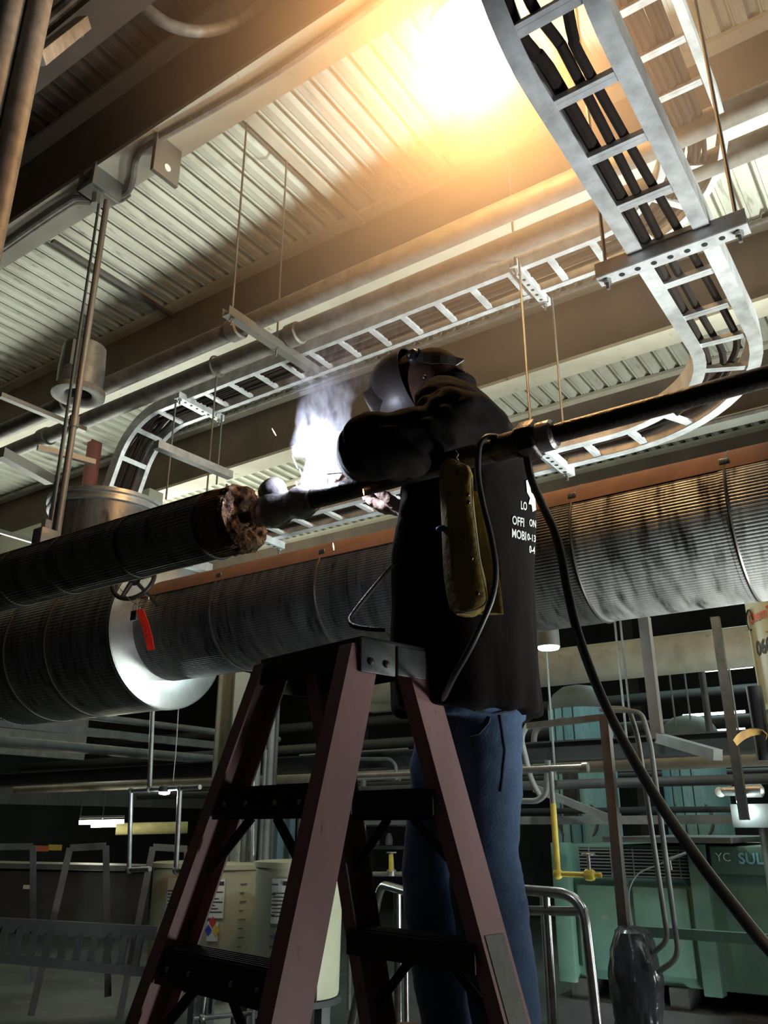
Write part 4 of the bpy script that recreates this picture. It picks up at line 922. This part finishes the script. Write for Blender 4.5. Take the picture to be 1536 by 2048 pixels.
# ================================================================ WELDER
def remesh(b, voxel, name, m, parent, disp=None, it=3, fac=.5):
    bmesh.ops.recalc_face_normals(b.b, faces=b.b.faces)
    me = bpy.data.meshes.new('tmp'); b.b.to_mesh(me); b.b.free(); o = bpy.data.objects.new('tmp', me); COL.objects.link(o)
    md = o.modifiers.new('r', 'REMESH'); md.mode = 'VOXEL'; md.voxel_size = voxel; md.adaptivity = 0
    dg = bpy.context.evaluated_depsgraph_get(); dg.update()
    m2 = bpy.data.meshes.new_from_object(o.evaluated_get(dg)); bpy.data.objects.remove(o); bpy.data.meshes.remove(me)
    c = bmesh.new(); c.from_mesh(m2); bpy.data.meshes.remove(m2)
    for _ in range(it): bmesh.ops.smooth_vert(c, verts=c.verts, factor=fac, use_axis_x=True, use_axis_y=True, use_axis_z=True)
    c.normal_update()
    if disp:
        ds = [disp(v.co, v.normal) for v in c.verts]
        for v, d in zip(c.verts, ds): v.co += v.normal*d
        bmesh.ops.smooth_vert(c, verts=c.verts, factor=.4, use_axis_x=True, use_axis_y=True, use_axis_z=True)
    bvh = BVHTree.FromBMesh(c)
    off = V(WL.get(parent.name, (0, 0, 0)))
    for v in c.verts: v.co -= off
    me = bpy.data.meshes.new(name); c.to_mesh(me); c.free()
    for p in me.polygons: p.use_smooth = True
    me.materials.append(m); o = bpy.data.objects.new(name, me); COL.objects.link(o); o.parent = parent; WL[o.name] = tuple(off)
    return o, bvh
def ell_loft(b, rows, n=28):
    """rows: (centre, a along axis A, b along axis B, A, B)"""
    return b.rings([[c + A*a*math.cos(2*PI*k/n) + B*bb*math.sin(2*PI*k/n) for k in range(n)] for c, a, bb, A, B in rows])
def hand(b, wrist, f, nrm, curl=.9, thumb=1, s=1.0, spread=.10):
    f = V(f).normalized(); nrm = (V(nrm) - f*V(nrm).dot(f)).normalized(); sd = f.cross(nrm)
    rows = []
    for h, wd, th_ in ((-.03, .028, .020), (0, .030, .020), (.03, .040, .018), (.065, .043, .016), (.09, .041, .012), (.10, .030, .008)):
        rows.append((wrist+f*h*s, wd*s, th_*s, sd, nrm))
    ell_loft(b, rows, 16)
    for k, L in enumerate((.072, .082, .076, .060)):
        off = (-1.5+k)*.021; base = wrist + f*.085*s + sd*off*s*thumb
        p = [base]; a = -.05; d0 = (f + sd*(-1.5+k)*spread*thumb).normalized()
        for j, q in enumerate((.45, .30, .25)):
            a += curl*(.75 if j == 0 else 1.0)
            dd = d0*math.cos(a) - nrm*math.sin(a); p.append(p[-1] + dd*L*q*s)
        b.tube([wrist+f*.05*s+sd*off*s*thumb] + p, [.009*s, .0105*s, .0098*s, .0090*s, .0078*s], 10)
        b.sphere(p[-1], .0078*s, 10)
    tb = wrist + f*.022*s - sd*.030*s*thumb; d1 = (-sd*thumb*.75 + f*.6 - nrm*.35).normalized(); d2 = (f*.9 - sd*thumb*.15 - nrm*.6).normalized()
    b.tube([tb, tb+d1*.035*s, tb+d1*.035*s+d2*.030*s, tb+d1*.035*s+d2*.052*s], [.014*s, .0125*s, .011*s, .009*s], 10); b.sphere(tb+d1*.035*s+d2*.052*s, .009*s, 10)
TY = 1.80
foot1 = V((-1.02, 1.90, .915)); foot2 = V((-1.20, 1.84, .915))
person = thing('person', V((-1.1, 1.87, .915)), 'person in dark shirt, blue jeans and black welding helmet, standing on the stepladder welding', 'person')
hipL, hipR = PY(965, 1385, 1.77), PY(915, 1385, 1.90)
knL, knR = PY(968, 1725, 1.865), PY(868, 1725, 1.97)
anL, anR = PY(1020, 2150, 1.945), PY(905, 2150, 2.02)
anL.z = anR.z = .99
shL, shR = PY(905, 858, 1.62), PY(905, 850, 1.98)
elL, elR = PY(742, 892, 1.46), PY(858, 975, 1.97)
wrL, wrR = PY(716, 925, 1.62), PY(820, 1018, 1.74)
neck = PY(893, 795, 1.80); headc = PY(848, 772, 1.78)
pel = PY(945, 1330, TY); chest = PY(935, 960, TY)
# body: one continuous skin, mostly under the clothes
b = MB()
ell_loft(b, [(pel-Z*.08, .09, .12, X, Y), (pel, .09, .13, X, Y), (pel.lerp(chest, .45), .09, .13, X, Y), (chest, .10, .15, X, Y), (PY(925, 850, TY), .09, .15, X, Y), (neck, .05, .055, X, Y), (neck.lerp(headc, .5), .05, .05, X, Y)])
b.sphere(headc, .080, 20, (1.02, .86, 1.12)); hf = V((-.95, -.04, -.30)).normalized(); hl = V((0, 1, 0)); hu = hf.cross(hl).normalized()
if hu.z < 0: hu = -hu
b.sphere(headc+hf*.095-hu*.012, .016, 10); b.sphere(headc+hf*.075-hu*.06, .028, 10)
for s_ in (-1, 1): b.sphere(headc+Y*s_*.078, .022, 10, (.8, .35, 1.2))
for a_, k_, f_, h_ in ((hipL, knL, anL, 1), (hipR, knR, anR, 1)):
    b.tube([a_+Z*.10, a_, a_.lerp(k_, .5), k_, k_.lerp(f_, .35), f_, f_-Z*.04], [.055, .060, .06, .055, .055, .038, .04], 14)
    b.tube([f_-Z*.04, f_+V((-.06, 0, -.045)), f_+V((-.17, 0, -.055))], [.04, .038, .026], 12)
for s_, e_, w_ in ((shL, elL, wrL), (shR, elR, wrR)):
    b.tube([s_.lerp(chest, .3), s_, s_.lerp(e_, .5), e_, e_.lerp(w_, .4), w_], [.06, .055, .048, .040, .038, .027], 14)
hand(b, wrR, V((-.92, -.22, .22)), V((-.25, .1, -1)), curl=.62, thumb=-1)
hand(b, wrL, V((-.75, .30, .12)), V((-.1, -.6, .8)), curl=1.15, thumb=1)
body, _ = remesh(b, .0055, 'body', M_skin, person, it=2)
# gloves follow the hands
for wv_, fv, nv, cu_, tb_, nm in ((wrR, V((-.92, -.22, .22)), V((-.25, .1, -1)), .62, -1, 'glove'), (wrL, V((-.75, .30, .12)), V((-.1, -.6, .8)), 1.15, 1, 'glove')):
    b = MB(); hand(b, wv_, fv, nv, curl=cu_, thumb=tb_, s=1.0)
    for v in b.b.verts: pass
    fv = fv.normalized(); b.tube([wv_-fv*.085, wv_-fv*.05, wv_-fv*.01, wv_+fv*.02], [.050, .043, .034, .034], 16)
    remesh(b, .0045, nm, M_glove, person, disp=lambda c, n_: .0035+.0035*noise.noise(c*60)+.002*noise.noise(c*130), it=1)
# jeans
b = MB()
ell_loft(b, [(pel+Z*.04, .11, .15, X, Y), (pel-Z*.03, .125, .155, X, Y), (PY(945, 1400, TY), .13, .165, X, Y), (PY(945, 1440, TY), .12, .16, X, Y)])
for a_, k_, f_, o_ in ((hipL, knL, anL, 0), (hipR, knR, anR, 1)):
    b.tube([a_+Z*.05, a_.lerp(k_, .12), a_.lerp(k_, .35), a_.lerp(k_, .7), k_, k_.lerp(f_, .25), k_.lerp(f_, .6), f_+Z*.02, f_-Z*.05], [.075, .088, .094, .086, .082, .088, .084, .076, .080], 20, sm=3)
def jw(c, n_):
    return .007*noise.noise(V((c.x*7, c.y*7, c.z*14+c.x*8))) + .004*abs(noise.noise(V((c.x*18, c.y*18, c.z*32)))) 
jeans, jb = remesh(b, .009, 'jeans', M_jean, person, disp=jw, it=5)
# boots
for f_ in (anL, anR):
    b = MB(); b.tube([f_+Z*.06, f_-Z*.02, f_-Z*.045], [.055, .055, .05], 16); b.tube([f_+V((.05, 0, -.045)), f_+V((-.05, 0, -.038)), f_+V((-.15, 0, -.045)), f_+V((-.19, 0, -.05))], [.035, .045, .042, .028], 16, sm=3)
    b.box((f_.x-.19, f_.y-.045, .917), (f_.x+.07, f_.y+.045, .937))
    remesh(b, .007, 'boot', M_boot, person, it=3)
# shirt
b = MB()
rows = []
for (x_, y_, a_, bb, Yc) in [(938, 1432, .168, .222, TY), (934, 1350, .172, .218, TY), (930, 1230, .170, .212, TY), (930, 1120, .170, .220, TY), (940, 1020, .158, .228, TY), (947, 940, .140, .232, TY), (945, 880, .120, .225, TY), (933, 832, .100, .205, TY), (920, 800, .078, .15, TY), (905, 783, .062, .09, TY), (893, 775, .055, .07, TY)]:
    rows.append((PY(x_, y_, Yc), a_, bb, X, Y))
ell_loft(b, rows, 36)
def sleeve(pts, rad): b.tube([V(p) for p in pts], rad, 22, sm=4)
sleeve([shL+V((.05, .10, -.01)), shL+V((.01, -.01, .005)), PY(862, 872, 1.56), PY(806, 890, 1.50), PY(765, 897, 1.47), elL], [.085, .096, .090, .084, .080, .074])
sleeve([PY(775, 888, 1.47), elL, PY(728, 905, 1.50), PY(722, 915, 1.56), wrL-V((0, .015, 0))], [.078, .082, .072, .060, .050])
sleeve([shR+V((.05, -.10, -.01)), shR, shR.lerp(elR, .5), elR, elR.lerp(wrR, .45), wrR+V((.035, .02, 0))], [.09, .10, .085, .075, .062, .050])
def sw(c, n_):
    d = .008*noise.noise(V((c.x*6, c.y*6, c.z*3.0))) + .004*noise.noise(V((c.x*20, c.y*20, c.z*9)))
    w_ = max(0, 1-((c-shL).length)/.34)
    d += w_*.0055*math.sin((c.x*.8+c.z*.9)*75+4*noise.noise(c*8)) * max(0, 1-abs((c-shL).length-.12)/.2)
    w3 = max(0, 1-((c-PY(800, 880, 1.52)).length)/.26); cr = noise.noise(V((c.x*7+c.z*9, c.y*6, c.z*9-c.x*4))); d -= w3*.022*max(0, 1-abs(cr)/.16)
    w2 = max(0, 1-((c-elL).length)/.14); d += w2*.008*noise.noise(V((c.x*45, c.y*18, c.z*18)))
    if c.z < PY(930, 1300, TY).z: d += .004*math.sin(math.atan2(c.y-TY, c.x+.95)*9)*min(1, (PY(930, 1300, TY).z-c.z)/.12)
    return d
shirt, sb = remesh(b, .0085, 'shirt', M_shirt, person, disp=sw, it=2)
def on(bvh, x, y, lift=.003):
    d = ray(x, y).normalized(); h = bvh.ray_cast(C0, d)
    return (h[0]+h[1]*lift) if h[0] is not None else None
def decal(bvh, s, x, y, hpx, m, name, skew=.25, wscale=.72, bold=.02):
    me = textmesh(s, 1.0, bold); c = bmesh.new(); c.from_mesh(me); bpy.data.meshes.remove(me)
    bmesh.ops.subdivide_edges(c, edges=[e for e in c.edges if e.calc_length() > .12], cuts=2, use_grid_fill=False)
    bad = []; off = V(WL[shirt.name])
    for v in c.verts:
        px_ = x + v.co.x*hpx*1.35*wscale; py_ = y - v.co.y*hpx*1.35 + (px_-x)*skew
        q = on(bvh, px_, py_, .0022)
        if q is None: bad.append(v)
        else: v.co = q - off
    bmesh.ops.delete(c, geom=bad, context='VERTS')
    me = bpy.data.meshes.new(name); c.to_mesh(me); c.free(); me.materials.append(m)
    o = bpy.data.objects.new(name, me); COL.objects.link(o); o.parent = shirt; return o
for s, x, y, h_ in (('LO', 1040, 1018, 17), ('ON', 1057, 1052, 15), ('OFFI', 1023, 1048, 18), ('MOBI', 1022, 1074, 18), ('0-13', 1053, 1080, 14), ('0-4', 1057, 1105, 15)):
    decal(sb, s, x, y, h_, M_white, 'shirt_lettering', wscale=.50 if len(s) > 3 else .42)
for nm, poly in (('shirt_emblem', [(1050, 962), (1056, 958), (1060, 985), (1068, 992), (1070, 1020), (1063, 1024), (1061, 1010), (1055, 1008), (1058, 996), (1052, 985)]), ('shoulder_print', [(1020, 822), (1026, 828), (1034, 850), (1036, 868), (1030, 864), (1024, 845)])):
    q = [on(sb, x, y, .003) for x, y in poly]
    if all(p is not None for p in q):
        b = MB(); b.b.faces.new([b.b.verts.new(p) for p in q]); b.build(nm, M_white, shirt, flat=True)
def seam(bvh, pts, r, m, name, par):
    q = []
    for i in range(len(pts)-1):
        for k in range(6):
            f = k/6; p = on(bvh, pts[i][0]*(1-f)+pts[i+1][0]*f, pts[i][1]*(1-f)+pts[i+1][1]*f, .001)
            if p is not None: q.append(p)
    if len(q) > 2: MB().tube(q, r, 6).build(name, m, par)
M_jdark = mat('denim_seam', (.04, .06, .10), .9)
seam(jb, [(950, 1420), (985, 1428), (1036, 1420)], .0035, M_jdark, 'pocket_seam', jeans)
seam(jb, [(936, 1472), (958, 1466), (976, 1446), (980, 1430)], .003, M_jdark, 'pocket_seam', jeans)
seam(jb, [(1000, 1430), (1010, 1500), (1000, 1600)], .0025, M_jdark, 'side_seam', jeans)
# collar
b = MB(); b.torus(PY(897, 786, 1.80), .070, .014, V((-.35, 0, 1)), 28, 8); b.build('shirt_collar', M_shirt, shirt)
# helmet
hc_ = PY(822, 772, 1.78)
hf = V((-.985, -.03, -.17)).normalized(); hu = (Z - hf*Z.dot(hf)).normalized(); hs = hf.cross(hu)
helm = []
def hring(a, k, n, ins):
    fr_ = .128*math.cos(a); rad = max(.001, abs(math.sin(a))**.85); ph = 2*PI*k/n
    uu = math.cos(ph)*rad*(.112 if math.cos(ph) > 0 else .118); ss = math.sin(ph)*rad*.112
    return hc_ + hf*(fr_*(1-ins) + .0) + hu*uu*(1-ins) + hs*ss*(1-ins)
n = 40; rs = [[hring(math.radians(2+5.2*i), k, n, 0) for k in range(n)] for i in range(20)] + [[hring(math.radians(2+5.2*i), k, n, .04) for k in range(n)] for i in reversed(range(20))]
t = MB().rings(rs).build('welding_helmet', M_helm, person)
lc_ = PY(760, 812, 1.745); nrm = (lc_-hc_).normalized(); lu = (hu - nrm*hu.dot(nrm)).normalized(); lsd = nrm.cross(lu)
lb = MB().obox(lc_-nrm*.004, nrm*.030, lsd*.060, lu*.031).build('lens_box', M_helm, t, bevel=.003)
MB().obox(lc_+nrm*.027, nrm*.0015, lsd*.050, lu*.021).build('lens_plate', M_bare, lb, flat=True)
kn = PY(826, 712, 1.675)
MB().lathe(kn, [(.020, .012), (.020, -.004), (.016, -.010), (.004, -.011)], 20, Y).build('pivot_knob', M_rub, t)
MB().sphere(kn+V((-.004, -.013, -.003)), .004, 8).build('chrome_stud', M_alu, t)
MB().sphere(PY(849, 754, 1.675), .006, 10).build('strap_stud', M_band, t)
b = MB(); b.sphere(PY(862, 766, 1.78), .100, 24, (1.02, .94, 1.02)); b.sphere(PY(842, 768, 1.78), .094, 24, (1, .98, 1))
b.tube([PY(866, 772, 1.78), PY(885, 790, 1.79)], [.082, .072], 20)
remesh(b, .006, 'welding_cap', M_cloth, person, disp=lambda c, n_: .003*noise.noise(c*30), it=3)
b = MB(); rs = []
for (x_, y_, w_, th_) in ((868, 742, .075, .012), (890, 742, .074, .008), (912, 743, .068, .007), (928, 746, .052, .006), (939, 752, .028, .005)):
    c = PY(x_, y_, 1.79); rs.append((c, w_, th_, Y, Z))
ell_loft(b, rs, 20); b.build('cap_bill', M_cloth, person)
b = MB(); rs = []
for (x_, yt, yb, Yv) in ((836, 696, 722, 1.672), (846, 704, 724, 1.672), (862, 710, 727, 1.678), (880, 712, 726, 1.69), (895, 711, 727, 1.705), (912, 714, 730, 1.725), (927, 717, 720, 1.74)):
    p, q = PY(x_, yt, Yv), PY(x_, yb, Yv); rs.append([p, q, q+Y*.004, p+Y*.004])
b.rings(rs).build('headgear_strap', M_helm, t, flat=True)

# electrode holder and rod
sp = wrL + V((-.085, .03, -.005))
t = thing('electrode_holder', sp, 'black electrode holder gripping a thin rod at the arc', 'welding tool')
tip = ARC + V((.018, 0, .028)); g0 = PY(694, 945, 1.60)
MB().tube([wrL+V((.02, .06, .02)), sp+V((.0, .02, 0)), g0], [.014, .015, .010], 14).build('grip', M_rub, t)
MB().cyl(g0, tip, .0022, 8).build('electrode_rod', M_bare, t)
# weld spark core and sparks
tag(MB().sphere(ARC+V((.004, -.012, .026)), .010, 16, (1.5, 1, 1)).build('welding_arc', M_arc), 'blinding blue-white welding arc on the pipe joint', 'arc')
for k, (x_, y_, dx, dy) in enumerate([(548, 864, 4, 7), (590, 925, 5, 12), (603, 948, 4, 10), (593, 968, 1, 5), (727, 984, 1, 6), (667, 1093, 1, 7), (708, 858, 3, -1), (672, 955, 2, 3)]):
    p, q = PY(x_-dx, y_-dy, 1.53), PY(x_+dx, y_+dy, 1.53)
    tag(MB().tube([p, (p+q)/2, q], [.0006, .0016, .0008], 6).build('spark', M_spark), ['glowing spark above the insulated pipe end, farthest left', 'long glowing spark flying left of the arc', 'lower glowing spark just left of the arc', 'short glowing spark beside the fitting', 'glowing spark falling beside the far glove', 'glowing spark falling in front of the fat jacketed pipe', 'small glowing spark flying up before the sleeve', 'tiny glowing spark right of the arc'][k], 'spark', 'sparks flying off the weld')
# leather pouch
def pillow(rows, Yv, th_, name, m, parent, n=20):
    b = MB(); rs = []
    for (xl, xr_, y_) in rows:
        p, q = PY(xl, y_, Yv), PY(xr_, y_, Yv); c = (p+q)/2; rs.append((c, (q-p).length/2, th_, (q-p).normalized(), Y))
    ell_loft(b, rs, n)
    for v in b.b.verts: v.co.y += .008*noise.noise(V((v.co.x*25, 0, v.co.z*10)))
    return b.build(name, m, parent)
t = thing('leather_pouch', PY(930, 1080, 1.5), 'yellow split-leather rod pouch hanging at the welder side', 'pouch')
pillow([(896, 1000, 1120), (905, 1003, 1180), (930, 1005, 1222), (940, 1004, 1229)], 1.525, .006, 'back_flap', M_leath, t)
pillow([(935, 957, 985), (930, 972, 1050), (925, 985, 1100), (925, 996, 1150), (930, 1003, 1190), (950, 1007, 1228)], 1.520, .010, 'side_flap', M_leath, t)
pf = pillow([(895, 915, 922), (882, 938, 932), (880, 946, 950), (882, 946, 985), (884, 948, 1020), (885, 956, 1080), (888, 962, 1120), (890, 970, 1160), (894, 974, 1195), (900, 968, 1218), (915, 950, 1231)], 1.495, .022, 'front_pocket', M_leath, t)
MB().tube([PY(x, y, 1.472) for x, y in ((944, 955), (945, 1000), (952, 1060), (960, 1120), (968, 1165), (973, 1200), (958, 1216), (935, 1224), (908, 1220))], .0016, 5, sm=3).build('stitching', M_label, pf)
for x_, y_ in ((914, 946), (936, 990), (937, 1005), (943, 1117), (955, 1187), (980, 1215)): MB().lathe(PY(x_, y_, 1.474 if x_ < 975 else 1.508), [(.005, 0), (.005, .003), (.002, .004)], 10, -Y).build('rivet', M_band, t)
MB().tube([PY(x, y, 1.47) for x, y in ((912, 902), (916, 908), (912, 916), (917, 922), (915, 930))], .0022, 6, sm=3).build('clip', M_alu, t)
tag(MB().sphere(PY(882, 1057, 1.475), .012, 12, (1.1, .6, .6)).build('blue_plug', mat('blue_plastic', (.02, .07, .22), .5)), 'small blue plug poking out beside the leather pouch', 'plug')

# ================================================================ SMOKE AND HAZE
def smoke_mat(name, axis, r0, dens, col, nscale, thr, aniso=.0):
    """density falls off round a polyline axis (list of points), modulated by noise"""
    m = bpy.data.materials.new(name); m.use_nodes = True; nt = m.node_tree; n = nt.nodes; l = nt.links; n.clear()
    out = n.new('ShaderNodeOutputMaterial'); vs = n.new('ShaderNodeVolumePrincipled')
    vs.inputs['Color'].default_value = (*col, 1); vs.inputs['Anisotropy'].default_value = aniso
    l.new(vs.outputs[0], out.inputs['Volume'])
    tc = n.new('ShaderNodeTexCoord'); sx = n.new('ShaderNodeSeparateXYZ'); l.new(tc.outputs['Object'], sx.inputs[0])
    z0, z1 = axis[0].z, axis[-1].z
    mr = n.new('ShaderNodeMapRange'); mr.inputs[1].default_value = z0; mr.inputs[2].default_value = z1; l.new(sx.outputs[2], mr.inputs[0])
    def curve(vals):
        mn, mx = min(vals), max(vals); rng = (mx-mn) or 1
        fc = n.new('ShaderNodeValToRGB'); el = fc.color_ramp.elements
        pts = [(max(0, min(1, (axis[i].z-z0)/(z1-z0))), (vals[i]-mn)/rng) for i in range(len(vals))]
        el[0].position = 0; el[1].position = 1
        for e, p in ((el[0], pts[0]), (el[1], pts[-1])): e.color = (p[1],)*3 + (1,)
        for p in pts[1:-1]:
            e = el.new(p[0]); e.color = (p[1],)*3 + (1,)
        l.new(mr.outputs[0], fc.inputs[0])
        ma = n.new('ShaderNodeMath'); ma.operation = 'MULTIPLY_ADD'; l.new(fc.outputs[0], ma.inputs[0]); ma.inputs[1].default_value = rng; ma.inputs[2].default_value = mn
        return ma.outputs[0]
    def M(op, a, b_=None, c=None):
        ma = n.new('ShaderNodeMath'); ma.operation = op
        for i, q in enumerate((a, b_, c)):
            if q is None: continue
            if isinstance(q, (int, float)): ma.inputs[i].default_value = q
            else: l.new(q, ma.inputs[i])
        return ma.outputs[0]
    no0 = n.new('ShaderNodeTexNoise'); no0.inputs['Scale'].default_value = nscale*.35; no0.inputs['Detail'].default_value = 2; l.new(tc.outputs['Object'], no0.inputs['Vector'])
    s0 = n.new('ShaderNodeSeparateColor'); l.new(no0.outputs['Color'], s0.inputs[0])
    rad = curve(r0)
    wx_ = M('MULTIPLY', M('SUBTRACT', s0.outputs[0], .5), M('MULTIPLY', rad, 2.2)); wy_ = M('MULTIPLY', M('SUBTRACT', s0.outputs[1], .5), M('MULTIPLY', rad, 2.2))
    dx = M('ADD', M('SUBTRACT', sx.outputs[0], curve([p.x for p in axis])), wx_)
    dy = M('ADD', M('SUBTRACT', sx.outputs[1], curve([p.y for p in axis])), wy_)
    d = M('SQRT', M('ADD', M('MULTIPLY', dx, dx), M('MULTIPLY', dy, dy)))
    f = M('SUBTRACT', 1.0, M('DIVIDE', d, rad)); 
    mx = n.new('ShaderNodeMath'); mx.operation = 'MAXIMUM'; l.new(f, mx.inputs[0]); mx.inputs[1].default_value = 0
    no = n.new('ShaderNodeTexNoise'); no.inputs['Scale'].default_value = nscale; no.inputs['Detail'].default_value = 5; no.inputs['Roughness'].default_value = .55; no.inputs['Distortion'].default_value = 1.2
    mp = n.new('ShaderNodeMapping'); mp.inputs['Scale'].default_value = (1, 1, .45); l.new(tc.outputs['Object'], mp.inputs[0]); l.new(mp.outputs[0], no.inputs['Vector'])
    nn = n.new('ShaderNodeMapRange'); nn.inputs[1].default_value = thr; nn.inputs[2].default_value = thr+.22; l.new(no.outputs['Fac'], nn.inputs[0])
    dd = M('MULTIPLY', M('MULTIPLY', M('POWER', mx.outputs[0], .7), nn.outputs[0]), curve(dens))
    l.new(dd, vs.inputs['Density'])
    return m
ax1 = [PY(x, y, 1.55) for x, y in ((626, 975), (633, 930), (645, 880), (655, 820), (665, 760), (690, 690), (730, 600))]
m_s = smoke_mat('weld_smoke', ax1, [.045, .062, .070, .085, .11, .16, .20], [90, 80, 55, 26, 12, 6, 1.2], (.93, .95, 1.0), 30, .47)
b = MB(); ell_loft(b, [(p, r_, r_, X, Y) for p, r_ in zip(ax1, (.06, .10, .13, .17, .22, .28, .32))], 20)
tag(b.build('weld_smoke', m_s), 'white curling smoke rising from the welding arc', 'smoke', kind='stuff')
m = bpy.data.materials.new('lamp_glow_haze'); m.use_nodes = True; nt = m.node_tree; nt.nodes.clear()  # added volume whose warm tint and falloff make the lamp's glow
o_ = nt.nodes.new('ShaderNodeOutputMaterial'); vs = nt.nodes.new('ShaderNodeVolumeScatter'); vs.inputs['Color'].default_value = (1, .70, .48, 1); vs.inputs['Anisotropy'].default_value = .3
nt.links.new(vs.outputs[0], o_.inputs['Volume'])
tc_ = nt.nodes.new('ShaderNodeTexCoord'); ds_ = nt.nodes.new('ShaderNodeVectorMath'); ds_.operation = 'DISTANCE'; ds_.inputs[1].default_value = LAMP
nt.links.new(tc_.outputs['Object'], ds_.inputs[0])
mr_ = nt.nodes.new('ShaderNodeMapRange'); mr_.inputs[1].default_value = .15; mr_.inputs[2].default_value = 1.9; mr_.inputs[3].default_value = 1; mr_.inputs[4].default_value = 0
nt.links.new(ds_.outputs['Value'], mr_.inputs[0])
pw_ = nt.nodes.new('ShaderNodeMath'); pw_.operation = 'POWER'; pw_.inputs[1].default_value = 2.7; nt.links.new(mr_.outputs[0], pw_.inputs[0])
ma_ = nt.nodes.new('ShaderNodeMath'); ma_.operation = 'MULTIPLY'; ma_.inputs[1].default_value = 1.15; nt.links.new(pw_.outputs[0], ma_.inputs[0])
nt.links.new(ma_.outputs[0], vs.inputs['Density'])
tag(MB().sphere(LAMP+V((0, 0, -.1)), 1.95, 32, (1, 1, .94)).build('lamp_glow_haze', m), 'warm haze added round the high bay lamp for its glow', 'haze', kind='stuff')
